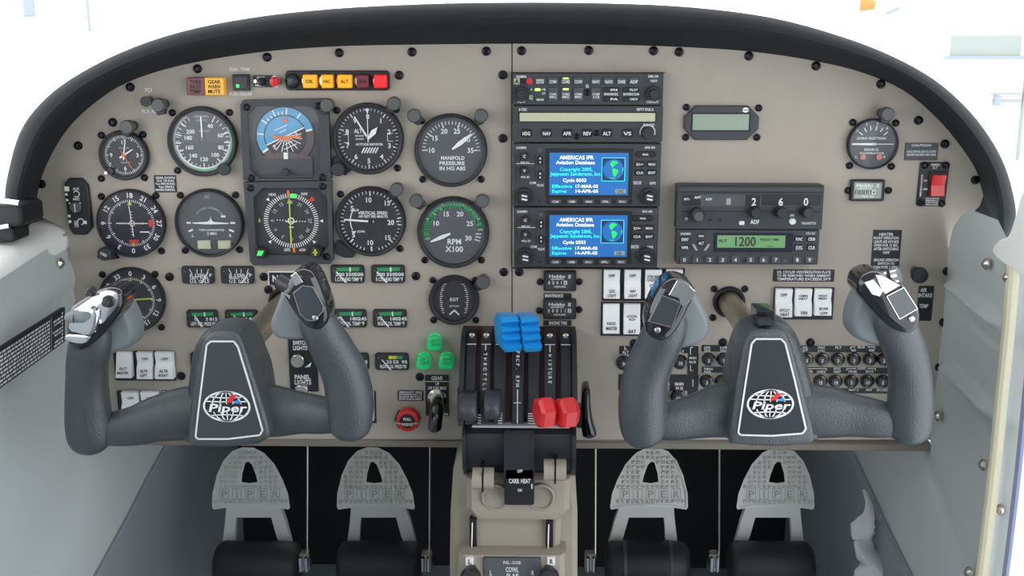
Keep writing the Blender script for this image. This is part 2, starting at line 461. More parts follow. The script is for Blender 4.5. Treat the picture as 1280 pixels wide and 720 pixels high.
m = MB(); pts = [onx(*x, uR-0.012) for x in smooth_loop([(1248, 322), (1243, 312), (1250, 301), (1263, 294), (1272, 270), (1284, 236), (1320, 225), (1330, 300), (1310, 345), (1285, 346), (1268, 337)], 3)]
m.prism(pts, 0, 0.02, 0.0012); m.map(lambda a, b, d: (uR+0.012-d-0.006, a, b)); o = m.build('trim_7', 'vinyl_pale'); tag(o, 'pale rounded door post cover at the right end of the glareshield', kind='structure')

# ---- floor, front bulkhead, ceiling, windows
m = MB(); m.add([(uL-0.05, FLOOR_V, FRONT_W), (uR+0.05, FLOOR_V, FRONT_W), (uR+0.05, FLOOR_V, RW), (uL-0.05, FLOOR_V, RW)], [(0, 1, 2, 3)])
tag(m.build('floor', 'carpet'), kind='structure')
m = MB(); m.box((uL-0.05, FLOOR_V, uR+0.05, 0.03), FRONT_W-0.01, FRONT_W); tag(m.build('wall_front', 'dark_metal'), kind='structure')
CE = 0.64
m = MB(); rings = []
m2 = MB(); m2.box((uL-0.1, FLOOR_V, uR+0.1, CE), 0, 0.02); m2.map(lambda a, b, d: (a, b, RW+d)); tag(m2.build('wall_rear', 'headliner'), kind='structure')
for w in (0.05, 0.5, 1.0, RW):
    rings.append([(0.66*sin(rad(a)), CE-0.20+0.20*cos(rad(a)), w) for a in range(-75, 76, 10)]+[(0.68*sin(rad(a)), CE-0.19+0.205*cos(rad(a)), w) for a in range(75, -76, -10)])
m.loft(rings); tag(m.build('ceiling', 'headliner'), kind='structure')

m = MB(); m.add([(uL-0.13, cA[0]+0.018, 0.12), (uL-0.13, cA[0]+slp*0.6+0.018, 0.9), (uL-0.14, CE-0.13, 0.9), (uL-0.14, CE-0.13, 0.12)], [(0, 1, 2, 3)]); tag(m.build('window_2', 'windshield_glass'), 'clear left side window above the pale sill', kind='structure')
# ================================================================== GLARESHIELD
ST = [((44,275),(14,292)),((46,245),(6,250)),((55,212),(11,212)),((76,172),(25,165)),((104,140),(50,130)),((148,108),(88,99)),((200,88),(150,66)),((262,74),(225,40)),((340,63),(315,22)),((430,57),(415,11)),((535,55),(530,5)),((640,54),(640,3)),((750,55),(760,4)),((850,58),(865,9)),((940,64),(965,22)),((1020,76),(1050,45)),((1080,91),(1115,70)),((1130,113),(1170,101)),((1170,146),(1213,140)),((1200,181),(1243,181)),((1220,212),(1260,218)),((1228,238),(1270,262)),((1236,262),(1266,284)),((1246,285),(1260,299))]
ST = [((a[0], a[1]), (a[2], a[3])) for a in smooth_path([(*i, *o_) for i, o_ in ST], 4)]
gs = thing('glareshield', 'black padded glareshield arching over the whole instrument panel', 'glareshield', (p(640, 54)[0], p(640, 54)[1], 0))
def mixp(i, o_, t): return (i[0]+(o_[0]-i[0])*t, i[1]+(o_[1]-i[1])*t)
hood = []; roll = []
for i, o_ in ST:
    prof = [(mixp(i, o_, -0.02), -0.001), (mixp(i, o_, 0.12), 0.02), (mixp(i, o_, 0.36), 0.05)]
    hood.append([(*p(*a, w), w) for a, w in prof]+[(*p(*mixp(i, o_, 0.5), 0.03), 0.03)])
    pr = [(0.34, 0.050), (0.40, 0.060), (0.5, 0.0655), (0.62, 0.068), (0.75, 0.066), (0.87, 0.060), (0.96, 0.050), (1.0, 0.038)]
    rr = [(*p(*mixp(i, o_, t), w), w) for t, w in pr]
    u, v = p(*o_, 0.038); rr += [(u, v, 0.0), (u, v*0.985, -0.25), (u*0.97, v-0.03 if v > 0.1 else v, -0.6), (u*0.93, v-0.05, -0.6), (p(*i)[0], p(*i)[1], -0.003), (p(*mixp(i, o_, 0.4), 0.03)[0], p(*mixp(i, o_, 0.4), 0.03)[1], 0.03)]
    roll.append(rr)
MB().loft(hood).build('hood_underside', 'glare', gs)
MB().loft(roll).build('padded_roll', 'glare', gs)

# windshield pane between the glareshield deck and the roof
m = MB(); rings = []
for k in range(7):
    t = k/6; ring = []
    for a in range(-75, 76, 10):
        u0, v0 = 0.60*sin(rad(a)), 0.10+0.16*cos(rad(a)); u1, v1 = 0.67*sin(rad(a)), CE-0.19+0.20*cos(rad(a))
        ring.append((u0+(u1-u0)*t, v0+(v1-v0)*t+0.03*sin(pi*t), -0.60+(0.66)*t))
    rings.append(ring)
m.loft(rings, False, False, False); tag(m.build('window_1', 'windshield_glass'), 'clear curved windshield above the glareshield', kind='structure')

# black window latch bracket at the left end of the glareshield
lb = at('window_latch', 'black latch bracket with chrome edge on the left window sill', 'latch', 15, 300, 0.09)
m = MB(); m.prism(rrect(R(-30, 256, 27, 284, 0.10), 0.006), 0.05, 0.10, 0.004, 3); m.prism(rrect(R(-30, 283, 20, 302, 0.09), 0.004), 0.06, 0.095, 0.003, 2); m.build('bracket', 'latch_black', lb)
m = MB(); m.tube([(*p(x, y, 0.102), 0.102) for x, y in ((-20, 251), (10, 252), (24, 254))], 0.0028, 8); m.tube([(*p(x, y, 0.1), 0.1) for x, y in ((-20, 282), (0, 284), (12, 282))], 0.003, 8); m.build('edge', 'chrome', lb)

# ================================================================== OUTSIDE (far, overexposed)
G_V = -1.75
m = MB(); m.add([(-60, G_V, -70), (60, G_V, -70), (60, G_V, 20), (-60, G_V, 20)], [(0, 1, 2, 3)]); tag(m.build('ground', 'tarmac'), 'pale sunlit concrete apron outside', 'ground', kind='structure')
WD = -16.0
def fr(x0, y0, x1, y1, w=WD): return R(x0, y0, x1, y1, w)
hb = thing('hangar_building', 'white hangar wall far beyond the windshield', 'building', (p(100, 40, WD)[0], G_V, WD))
r = fr(-260, -180, 560, 40); m = MB(); m.box((r[0], G_V, r[2], r[3]), WD-0.3, WD); m.build('wall', 'out_wall', hb)
m = MB(); m.box(fr(108, -40, 110.5, 39), WD, WD+0.04); m.build('seam', 'out_grey', hb)
m = MB(); m.box(fr(-200, 41.2, 105, 42.4), WD, WD+0.03); m.box(fr(110, 38.2, 170, 39.0), WD, WD+0.03); m.build('sill', 'out_grey', hb)
m = MB(); m.box(fr(30, -12, 43, 21), WD, WD+0.06, 0.02); m.build('window', 'out_blue', hb)
tb = thing('terminal_building', 'pale building with long horizontal bands beyond the windshield', 'building', (p(1240, 100, WD)[0], G_V, WD))
r = fr(1010, -100, 1700, 150); m = MB(); m.box((r[0], G_V, r[2], r[3]), WD-0.3, WD); m.build('wall', 'out_wall', tb)
m = MB(); m.box(fr(1188, 44, 1276, 70), WD, WD+0.02); m.build('window', 'out_grey', tb)
m = MB(); m.box(fr(1180, 70, 1420, 74), WD, WD+0.08); m.build('ledge', 'out_blue', tb)
m = MB(); m.box(fr(1277, 46, 1279.5, 200), WD, WD+0.08); m.build('post', 'out_grey', tb)
m = MB(); m.box(fr(1238, 115.5, 1274, 118), WD, WD+0.08); m.box(fr(1240, 124, 1274, 128), WD, WD+0.06); m.build('rail', 'out_grey', tb)
m = MB(); m.box(fr(1241, 120, 1248, 132), WD, WD+0.1); m.build('panel', 'out_blue', tb)
WS = WD+1.5
ob = thing('windsock', 'small orange windsock on a white pole beyond the top of the glareshield', 'windsock', (p(1087, 40, WS)[0], G_V, WS))  # stand-in for an unclear orange and blue object; the pole is invented
s_ = sc(1087, 5, WS); u, v = p(1084, 5, WS)
MB().tube([(u-9*s_, v, WS), (u, v, WS+.02), (u+9*s_, v-2*s_, WS+.05)], [9*s_, 8*s_, 5*s_], 18).build('sock', 'out_orange', ob)
MB().tube([(u-9*s_, G_V, WS), (u-9*s_, v+12*s_, WS)], 0.02, 8).build('pole', 'out_wall', ob)
MB().tube([(*p(1108, 17, WS), WS), (*p(1121, 10, WS), WS+.1)], 2.2*s_, 8).build('tail', 'out_blue', ob)
# ================================================================== INSTRUMENT PANEL
ip = at('instrument_panel', 'warm grey metal instrument panel full of gauges and radios', 'instrument panel', 640, 548)
Lp = [(639.4,50),(535,50),(430,52),(340,58),(260,68),(200,82),(146,102),(100,133),(72,165),(51,203),(40,240),(44,268),(62,277),(80,285),(86,300),(88,340),(103,550),(639.4,550)]
Rp = [(640.6,50),(750,50),(850,53),(940,58),(1020,70),(1082,85),(1133,106),(1174,140),(1204,175),(1225,208),(1233,236),(1225,258),(1210,271),(1191,290),(1187,340),(1168,550),(640.6,550)]
MB().prism(q(Lp), -0.004, 0.0, 0.0008).build('panel_plate', 'panel', ip, smooth=False)
MB().prism(q(Rp), -0.004, 0.0, 0.0008).build('panel_plate', 'panel', ip, smooth=False)
MB().box(R(637, 52, 643, 545), -0.0065, -0.0042).build('seam_backing', 'panel_dark', ip)
b0 = p(110, 549); b1 = p(1166, 549)
MB().box((b0[0], b0[1]-0.006, b1[0], b0[1]+0.002), -0.03, 0.003, 0.001).build('lower_edge', 'panel_dark', ip)
SCREWS_BIG = [(163,109),(141,153),(98,182),(52,230),(247,86),(334,71.5),(424,66),(515,65),(608,64),(652,63.5),(736,63),(817,63.5),(849,65),(936,70),(1020,82.5),(1101,105),(1148,150.5),(1181,180),(1219,225),(499,94),(628.6,93.7),(628.6,173),(630,340),(649,340),(84,332),(1183.6,339),(1179,403),(1174,459),(1163,532),(520,345),(524.7,471),(792.5,429),(903.6,428),(1013,428),(212,346),(226.7,470),(330,346),(335.6,362),(398,346)]
SCREWS_SMALL = [(127,169),(179,168),(215.5,141),(287,140.5),(222,213),(127,223),(181,222),(421,138),(495.5,137),(497,210),(127,245.5),(195,244.5),(202,313.6),(225.5,244),(294.6,243.5),(231.6,313),(299.7,312),(425.7,242.5),(500,310.7),(526.7,151),(600.8,151),(528.5,224),(601.5,224),(528,254),(601,254),(531,325),(602,325),(541,350),(593.7,350),(542,400),(594.8,400),(858,134),(948.5,135),(857,171.6),(946,171.6),(1066,153),(1119.6,153.8),(1061.7,207),(1114,208),(1060,238),(1110.5,238),(128,343),(194,342.6),(202,409),(675,352),(724,352),(674,388),(723.6,387),(892.7,361),(931,361),(891,397)]
scr = {}
def screw_mesh(r):
    m = MB(); m.lathe(0, 0, [(r*1.0, 0.0), (r, 0.0008), (r*0.86, 0.0022), (r*0.45, 0.003), (r*0.42, 0.0022), (0.00005, 0.002)], 14)
    me_o = m.build('screw', 'screw'); me = me_o.data; bpy.data.objects.remove(me_o)
    me.transform(__import__('mathutils').Matrix.Rotation(pi/2, 4, 'X').inverted()); return me
SB = screw_mesh(0.0050); SM = screw_mesh(0.0040)
def screw(px, py, me, parent=None, w=0.0):
    ob = bpy.data.objects.new('screw', me); COL.objects.link(ob); parent = parent or ip; ob.parent = parent
    og = ORG[parent.name]; u, v = p(px, py, w); ob.location = (u-og[0], v-og[1], w-og[2]); ORG[ob.name] = og; return ob
for x, y in SCREWS_BIG: screw(x, y, SB)
for x, y in SCREWS_SMALL: screw(x, y, SM)

# silk-screened lettering straight on the panel
m = MB(); m.t('FD', 181, 110, 190, 115); m.t('FLX ADJ', 177, 137, 199, 141.5); m.t('ELEV. TRIM', 287, 84.5, 312, 88.5); m.t('PUSH ON/OFF', 287, 115.5, 315, 119.5)
m.build('lettering', 'print', ip, smooth=False)

# ------------------------------------------------------------------ post lights
def post(px, py, bx, by, lab, pale=False):
    s = sc(bx, by); u, v = p(bx, by); t = thing('post_light', lab, 'post light', (u, v, 0), 'post lights on the panel')
    r = 8.5*s
    MB().lathe(u, v, [(r*0.72, 0), (r*0.72, 0.010), (r*0.62, 0.012)], 18).build('stem', 'knob', t)
    m = MB(); m.lathe(u, v, [(r*0.9, 0.011), (r, 0.013), (r, 0.021), (r*0.85, 0.023), (0.0002, 0.023)], 24); m.build('cap', 'knob_cap', t)
    # visor: the cap's hood pointing at the gauge it lights
    du, dv = p(px, py)[0]-u, p(px, py)[1]-v; a = atan2(dv, du)
    pts = [(r*cos(a+k), r*sin(a+k)) for k in (pi/2, pi*0.75, pi, pi*1.25, pi*1.5)]+[(r*1.5*cos(a-0.35), r*1.5*sin(a-0.35)), (r*1.5*cos(a+0.35), r*1.5*sin(a+0.35))]
    MB().prism([(u+x, v+y) for x, y in pts], 0.012, 0.020, 0.001).build('visor', 'knob', t)
post(208, 140, 206, 130, 'small grey post light beside the airspeed gauge')
post(163, 172, 167, 157, 'small grey post light above the clock')
post(405, 142, 413, 130, 'small grey post light at the corner of the attitude display')
post(487, 140, 495, 128, 'small grey post light above the altimeter')
post(530, 155, 520, 143, 'small grey post light at the upper left of the manifold pressure gauge')
post(595, 155, 602.5, 143, 'small grey post light at the upper right of the manifold pressure gauge')
post(532, 258, 522.6, 248, 'small grey post light at the upper left of the tachometer')
post(594, 258, 604, 248, 'small grey post light at the upper right of the tachometer')
post(490, 246, 498.5, 234, 'small grey post light above the vertical speed gauge')
post(594, 358, 605, 348, 'small grey post light beside the small temperature gauge')
post(1098, 158, 1102, 141, 'small grey post light above the suction gauge')

# ------------------------------------------------------------------ dial helper
class Dial:
    def __init__(s, name, label, cx, cy, r, rf, face='face', bez='bezel', deep=0.004, glass=True, group='round panel gauges'):
        s.s = sc(cx, cy); s.u, s.v = p(cx, cy); k = s.s
        s.t = thing(name, label, 'gauge', (s.u, s.v, 0), group); s.r = r*k; s.rf = rf*k; s.wf = 0.003; s.w = s.wf+0.0003
        MB().lathe(s.u, s.v, [(s.r, 0), (s.r, 0.0065), (s.r-0.0012, 0.0085), (s.rf+0.0016, 0.0085), (s.rf+0.0004, 0.0078), (s.rf, s.wf)], 56, cap=False).build('bezel', bez, s.t)
        MB().flat(circ(s.u, s.v, s.rf*1.01, 56), s.wf).build('dial_face', face, s.t)
        if glass: MB().flat(circ(s.u, s.v, s.rf*1.01, 40), 0.0072).build('cover_glass', 'glass', s.t)
    def pt(s, dx, dy): return (s.u+dx*s.s, s.v+dy*s.s)          # pixels right, up
    def pol(s, a, r): a = rad(a); return s.pt(r*sin(a), r*cos(a))
    def ticks(s, angs, r0, r1, wid, m='print', name='tick_marks'):
        b = MB()
        for a in angs: b.line(s.pol(a, r0), s.pol(a, r1), wid*s.s, s.w)
        return b.build(name, m, s.t, smooth=False)
    def band(s, r0, r1, a0, a1, m, dw=0.0): MB().ring(s.u, s.v, r0*s.s, r1*s.s, s.w+dw, a0, a1, 64).build('colour_arc', m, s.t, smooth=False)
    def nums(s, items, h, m='print', rot=False):                # (text, angle, radius)
        b = MB()
        for tx, a, r in items: x, y = s.pol(a, r); b.text(tx, x, y, s.w, h*s.s, rot=-rad(a) if rot else 0)
        return b.build('numerals', m, s.t, smooth=False)
    def txt(s, items, m='print'):                               # (text, dx, dy, h, width)
        b = MB()
        for tx, dx, dy, h, wd in items: x, y = s.pt(dx, dy); b.text(tx, x, y, s.w, h*s.s, wd*s.s if wd else None)
        return b.build('lettering', m, s.t, smooth=False)
    def needle(s, a, r, w0, w1, back=6, m='white', lift=0.0012, shape=None):
        pts = shape or [(-w0/2, -back), (w0/2, -back), (w0/2, 0), (w1/2, r), (-w1/2, r), (-w0/2, 0)]
        ca, sa = cos(rad(a)), sin(rad(a)); w = s.w+lift
        MB().prism([s.pt(x*ca+y*sa, -x*sa+y*ca) for x, y in pts], w, w+0.0006).build('needle', m, s.t)
    def knob(s, dx, dy, r, m='knob', h=0.014):
        u, v = s.pt(dx, dy); k = s.s
        MB().lathe(u, v, [(r*k*0.7, 0.0), (r*k*0.7, 0.006), (r*k, 0.007), (r*k, h-0.001), (r*k*0.88, h), (0.0002, h)], 22).build('knob', m, s.t)
    def hub(s, r, m='black'): MB().lathe(s.u, s.v, [(r*s.s, s.w), (r*s.s, s.w+0.0024), (0.0001, s.w+0.0026)], 16).build('needle_hub', m, s.t)
rng = lambda a, b, n: [a+(b-a)*k/n for k in range(n+1)]

# clock
d = Dial('clock', 'small round black clock with orange second hand', 156.7, 193.5, 31, 26)
d.ticks([6*k for k in range(60)], 21.5, 24.5, 0.8); d.ticks([30*k for k in range(12)], 20, 24.5, 1.3)
d.nums([('12', 0, 16), ('3', 90, 16.5), ('6', 180, 16.5), ('9', 270, 16.5)], 5)
d.txt([('CLOCK', 0, 9, 2.6, 13), ('Quartz', 1, -9, 2.4, 12)], 'print_dim')
d.needle(9, 21, 1.6, 0.9); d.needle(58, 14, 2.2, 1.2, lift=0.0018); d.needle(150, 19, 0.7, 0.5, m='orange', lift=0.0022); d.hub(2.2, 'orange'); d.knob(-16, -19, 4.5, h=0.012); d.knob(-19.5, -20.5, 2.2, 'steel', h=0.016)

# airspeed
d = Dial('airspeed_gauge', 'airspeed gauge with green and white arcs, numbers up to 200', 254.5, 176.5, 43.5, 38, 'face_grey')
d.band(34.5, 37, 60, 205, 'band_green'); d.band(32.5, 34.5, 95, 262, 'white'); d.band(34.5, 37, 205, 330, 'print_dim')
d.ticks(rng(29, 330, 30), 29.5, 34, 0.9); d.ticks([29, 71, 92, 112, 141, 180, 218, 247, 266, 285, 312], 27, 35.5, 1.5)
d.nums([('40', 29, 22), ('60', 71, 24), ('80', 108, 23.5), ('100', 139, 22), ('120', 180, 22), ('140', 217, 22), ('160', 247, 19), ('180', 284, 19), ('200', 310, 19)], 5)
d.txt([('AIRSPEED', 0, 31, 3, 19), ('KNOTS', 0, 26, 2.6, 14), ('KNOTS', 3, 13, 2.6, 14)], 'print_dim')
d.needle(0, 31, 1.6, 1.8, back=-5, m='white'); d.knob(27, -33.5, 8, h=0.013)

# altimeter
d = Dial('altimeter', 'altimeter with digits 0 to 9 and three white hands', 461, 173, 44.5, 39.5)
d.ticks([7.2*k for k in range(50)], 34.5, 37.5, 0.8); d.ticks([36*k for k in range(10)], 32, 37.5, 1.4)
d.nums([(str(k), 36*k, 27.5) for k in range(10)], 6)
d.txt([('ALT', -12.5, 9.5, 5, 10), ('ALTITUDE REPORTER', 1, -7, 2.8, 34), ('ENCODER', -11, 3.5, 1.8, 11), ('OFF', -11, -0.5, 1.8, 11)])
b = MB()
for k in range(6): b.line(d.pt(-9+3.4*k, -18), d.pt(-5+3.4*k, -11), 1.5*d.s, d.w)
b.build('hatched_flag', 'print', d.t, smooth=False)
b = MB(); b.poly([d.pt(31, 7), d.pt(24, 7), d.pt(24, -3), d.pt(31, -3)], 0.6*d.s, d.w); b.poly([d.pt(-31, 5), d.pt(-25, 5), d.pt(-25, -5), d.pt(-31, -5)], 0.6*d.s, d.w); b.build('setting_window', 'print', d.t, smooth=False)
d.needle(-31, 32, 2.4, 1.6, back=-4); d.needle(40, 18, 0, 0, shape=[(-1.2, 0), (1.2, 0), (3.4, 11), (0, 19), (-3.4, 11)], lift=0.0018); d.needle(0, 32, 1, 0.8, back=4, lift=0.0024)
d.needle(0, 0, 0, 0, shape=[(-2.6, 37), (2.6, 37), (0, 31)], lift=0.0024); d.knob(-37.5, -37, 8.5, h=0.016); MB().prism([d.pt(-30, -46), d.pt(-46, -38), d.pt(-44, -22), d.pt(-38, -20), d.pt(-22, -38)], 0, 0.006, 0.001).build('knob_lug', 'bezel', d.t)

# manifold pressure
d = Dial('manifold_pressure_gauge', 'large gauge lettered manifold pressure in Hg abs', 564, 187.5, 45.5, 41, 'face_grey')
d.ticks([270+7.2*k for k in range(26)], 32, 36, 1.0); d.ticks([270+36*k for k in range(6)], 29, 36.5, 1.6)
d.nums([('10', 270, 24.5), ('15', 307, 25), ('20', 341, 25), ('25', 18, 25), ('30', 56, 24), ('35', 90, 24.5)], 6)
d.txt([('MANIFOLD', 2, -9.5, 4.6, 30), ('PRESSURE', 1, -16, 4.6, 32), ('IN HG ABS', 1.5, -22.5, 4.6, 33)])
d.needle(52, 33, 0, 0, shape=[(-1, 2), (1, 2), (2.8, 14), (2.4, 22), (1, 33), (-1, 33), (-2.4, 22), (-2.8, 14)])
# tachometer
d = Dial('tachometer', 'tachometer lettered RPM x100 with green arc', 567, 289.5, 45, 40, 'face_grey')
d.band(30.5, 37, 255, 445, 'green'); d.ticks(rng(255, 445, 32), 30.5, 37, 0.9); d.ticks([297, 338.5, 20.5, 62.5], 30, 37.5, 1.6); d.ticks([94, 101.5, 109], 28, 35, 1.2)
d.nums([('10', 297, 24.5), ('15', 338.5, 24.5), ('20', 20.5, 24.5), ('25', 62.5, 23.5), ('30', 112, 20)], 6)
d.txt([('RPM', 1, -12, 7, 18), ('X100', 1, -21.5, 7, 22)])
d.needle(247, 31, 0, 0, shape=[(-1, 4), (1, 4), (2.4, 14), (2, 22), (0.8, 31), (-0.8, 31), (-2, 22), (-2.4, 14)])
# exhaust gas temperature
d = Dial('exhaust_temperature_gauge', 'small round gauge lettered EGT with two curved scales', 568, 374, 31.6, 26)
for sg in (-1, 1):
    b = MB()
    for k in range(15):
        y = 20-2.6*k; x = sg*(8+10*math.sqrt(max(0, 1-(y/23)**2))); b.line(d.pt(x-sg*(2.6 if k % 3 else 3.8), y), d.pt(x, y), 0.9*d.s, d.w)
    b.build('tick_marks', 'print', d.t, smooth=False)
d.txt([('EGT', 0, 0.5, 4, 11), ('25°F DIV', 0, -8, 2, 12)]); d.needle(-52, 0, 0, 0, shape=[(0, 0), (0.01, 0), (0.01, .01)], lift=0)
b = MB(); b.poly([d.pt(-6, -19), d.pt(0, -13), d.pt(6, -19)], 1.8*d.s, d.w+0.001); b.build('needle', 'white', d.t, smooth=False)

# vertical speed
d = Dial('vertical_speed_gauge', 'vertical speed gauge with white needle pointing near level', 464, 276, 44, 39)
d.ticks(rng(-165, 165, 44), 34.5, 38, 1.0); d.ticks([0, 45, 90, 135, 180, 225, 270, 315], 32, 38, 1.7)
MB()
d.nums([('10', -5, 27), ('15', 42, 31), ('20', 93, 25), ('10', 184, 27), ('15', 135, 29), ('5', 306, 28), ('5', 232, 28)], 6)
d.txt([('VERTICAL SPEED', 3, 10.5, 4, 37), ('100 FEET PER MINUTE', 3, 6, 3, 37), ('DOWN', -12.5, -13, 2.6, 10), ('UP', -17, 14, 2.6, 5)])
b = MB(); b.ring(d.u, d.v, 25*d.s, 26.2*d.s, d.w, 245, 299, 48)
for y in (12.5, -12.5): b.flat([d.pt(-25, y), d.pt(-19, y), d.pt(-21, y+(4 if y > 0 else -4))], d.w)
b.build('scale_arc', 'print', d.t, smooth=False); d.ticks([84, 96], 33, 40, 1.0)
d.needle(274, 33, 2.6, 1.8, back=4); d.hub(3); MB().prism([d.pt(-42, -24), d.pt(-46, -32), d.pt(-44, -42), d.pt(-34, -46), d.pt(-24, -46), d.pt(-18, -38)], 0, 0.006, 0.001).build('lug', 'bezel', d.t)

# VOR indicator
def compass(d, start, r, h, m='print', tr0=32, tr1=35, n=72):
    d.nums([(str(k), (k-start)*10, r) for k in range(0, 36, 3)], h, m, rot=True)
    d.ticks([5*k for k in range(n)], tr0, tr1, 0.8); d.ticks([30*k for k in range(12)], tr0-1.5, tr1, 1.2)
d = Dial('course_indicator', 'course deviation indicator with crossed white needles and red flags', 165.5, 278.5, 43, 40.5, 'face_blue')
compass(d, 18, 35, 6.2, tr0=26.5, tr1=29.5)
b = MB(); b.line(d.pt(-19, 0), d.pt(21, 0), 1.1*d.s, d.w+0.001); b.line(d.pt(2, -17), d.pt(-1, 22), 1.1*d.s, d.w+0.001); b.ring(d.u+1.5*d.s, d.v, 2.6*d.s, 3.6*d.s, d.w+0.001)
for k in range(-4, 5): b.line(d.pt(0.5+3.6*k, -1.4), d.pt(0.5+3.6*k, 1.4), 0.6*d.s, d.w+0.001); b.line(d.pt(-0.9, 3.6*k), d.pt(2.6, 3.6*k), 0.6*d.s, d.w+0.001)
b.line(d.pt(10, -11), d.pt(22, -11), 1.4*d.s, d.w); b.build('needle', 'white', d.t, smooth=False)
b = MB(); b.prism([d.pt(22, 4), d.pt(27, 5), d.pt(27, -4), d.pt(22, -4)], d.w, d.w+0.001); b.prism([d.pt(-4, -21), d.pt(8, -21), d.pt(7, -25.5), d.pt(-3, -25.5)], d.w, d.w+0.001); b.build('warning_flag', 'red', d.t)
b = MB(); b.flat([d.pt(-3, 23), d.pt(3, 23), d.pt(0, 28)], d.w+0.001); b.flat([d.pt(-1, -25), d.pt(3, -25), d.pt(1, -28.5)], d.w+0.001); b.build('index_mark', 'lime', d.t)
m = MB(); k = d.s; cu, cv = p(131, 313); m.prism([p(150, 322), p(138, 309), p(127, 312), p(124, 320), p(131, 324)], 0, 0.008, 0.001); m.build('knob_lug', 'bezel', d.t)
u, v = p(130, 317.5, 0.02); MB().lathe(u, v, [(0.006, 0.004), (0.006, 0.008), (0.0075, 0.009), (0.0075, 0.020), (0.0062, 0.0215), (0.0002, 0.0215)], 20).build('knob', 'knob', d.t)
MB().text('OBS', u, v, 0.0218, 0.003, 0.008, rot=-0.5).build('lettering', 'print', d.t)

# ADF indicator
d = Dial('bearing_indicator', 'compass card indicator with long yellow needle and small aeroplane', 166.5, 374, 41.5, 39, 'face')
compass(d, 0, 33.5, 6, tr0=25.5, tr1=28.5)
b = MB(); b.line(d.pt(-15, -0.5), d.pt(26, 2), 1.6*d.s, d.w+0.001); b.build('needle', 'lime', d.t)
b = MB(); b.line(d.pt(0.5, 4), d.pt(0.5, -8), 1.6*d.s, d.w+0.0015); b.line(d.pt(-5, 0), d.pt(6, 0), 1.5*d.s, d.w+0.0015); b.line(d.pt(-2.5, -7), d.pt(3.5, -7), 1.2*d.s, d.w+0.0015); b.line(d.pt(-2, 20), d.pt(-2, 28), 0.9*d.s, d.w+0.001); b.build('aeroplane_symbol', 'yellow', d.t)
b = MB(); b.prism([d.pt(-18, 4), d.pt(-12, 3), d.pt(-9, 0), d.pt(-15, 0)], d.w, d.w+0.001); b.build('warning_flag', 'red', d.t)

# turn coordinator
d = Dial('turn_coordinator', 'turn coordinator with level white aeroplane symbol', 263, 278, 43, 39.5, 'face_grey')
b = MB(); b.prism([d.pt(-21, 0.4), d.pt(-21, -0.6), d.pt(-4, -1.6), d.pt(4, -1.6), d.pt(24, -1), d.pt(24, 0), d.pt(5, 1.4), d.pt(2.6, 4), d.pt(1.8, 8), d.pt(1.2, 4), d.pt(-3, 1.4)], d.w, d.w+0.0012); b.build('aeroplane_symbol', 'white', d.t)
b = MB()
for a, e in (((-29, 0), (-23.5, 0)), ((26, 0), (32, 0)), ((-27, -11), (-21.5, -8.5)), ((30, -11), (24, -8.5))): b.line(d.pt(*a), d.pt(*e), 2.2*d.s, d.w)
b.build('bank_marks', 'white', d.t)
d.txt([('TURN COORDINATOR', 2, -9, 2.4, 32), ('2 MIN', 2, -13.5, 3.4, 12), ('L', -22, -16, 3.6, 3), ('R', 25, -16, 3.6, 3)])
b = MB()
for i, ch in enumerate('NO PITCH INFORMATION'):
    a = -50+100*i/19+3; x, y = d.pol(a, 20); b.text(ch, x, y-1*d.s, d.w, 2.4*d.s, rot=-rad(a))
b.text('DC', *d.pt(-1, 33), d.w, 4*d.s, 6*d.s); b.build('lettering', 'print_dim', d.t, smooth=False)
MB().box((*d.pt(15, 7), *d.pt(20.5, 9.5)), d.w, d.w+0.0006).build('warning_flag', 'white', d.t)
for x in (-16.5, 9): MB().prism(rrect((*d.pt(x, -33), *d.pt(x+16.5, -22)), 1*d.s), d.w, d.w+0.002, 0.0008).build('slip_tube', 'lcd', d.t)
b = MB(); b.box((*d.pt(-9, -30), *d.pt(9, -24)), d.w, d.w+0.0012); b.build('slip_ball', 'radio_key', d.t)

# suction gauge
d = Dial('suction_gauge', 'gyro suction gauge with two red source buttons', 1089.5, 179.6, 31.5, 29, 'face_grey')
d.ticks([-50, -30, -10, 10, 30, 50], 17, 23, 1.2); d.nums([('3', -50, 26), ('4', -20, 26), ('5', 10, 26), ('6', 40, 26)], 3, 'print')
d.txt([('GYRO SUCTION', -2, 7, 3, 36), ('SOURCE', -1, -7, 3, 18), ('INOPERATIVE', 0, -11.5, 2, 30), ('L', -19, -16, 3, 2.5), ('R', 16, -16, 3, 2.5)])
d.needle(-90, 26, 3, 2, back=4); d.needle(90, 26, 1, 0.8, back=-3)
for x in (-11, 9):
    u, v = d.pt(x, -16); MB().lathe(u, v, [(3.6*d.s, d.w), (3.6*d.s, d.w+0.002), (0.0002, d.w+0.0026)], 18).build('source_button', 'red_soft', d.t)
# ================================================================== ATTITUDE AND HEADING DISPLAYS
def octo(r4, c_): return rrect(r4, c_, 1)
class Face:      # flat artwork in pixels about a centre, at depth w
    def __init__(s, t, cx, cy, w): s.t = t; s.w = w; s.s = sc(cx, cy, w); s.u, s.v = p(cx, cy, w)
    pt = Dial.pt; pol = Dial.pol; ticks = Dial.ticks; nums = Dial.nums; txt = Dial.txt; needle = Dial.needle; band = Dial.band; knob = Dial.knob; hub = Dial.hub
t = at('attitude_indicator', 'square attitude indicator with tilted blue sky and orange wings', 'gauge', 358, 175)
fr_ = q([(300,131),(304,125),(405,123),(410,128),(414,224),(304,226)], 0.009)
hole = octo(R(311, 133, 400, 223, 0.009), 0.009)
MB().prism(fr_, 0, 0.009, holes=[hole]).build('frame', 'frame', t, smooth=False)
MB().flat(octo(R(310, 132, 401, 224, 0.004), 0.009), 0.003).build('inner_plate', 'frame', t)
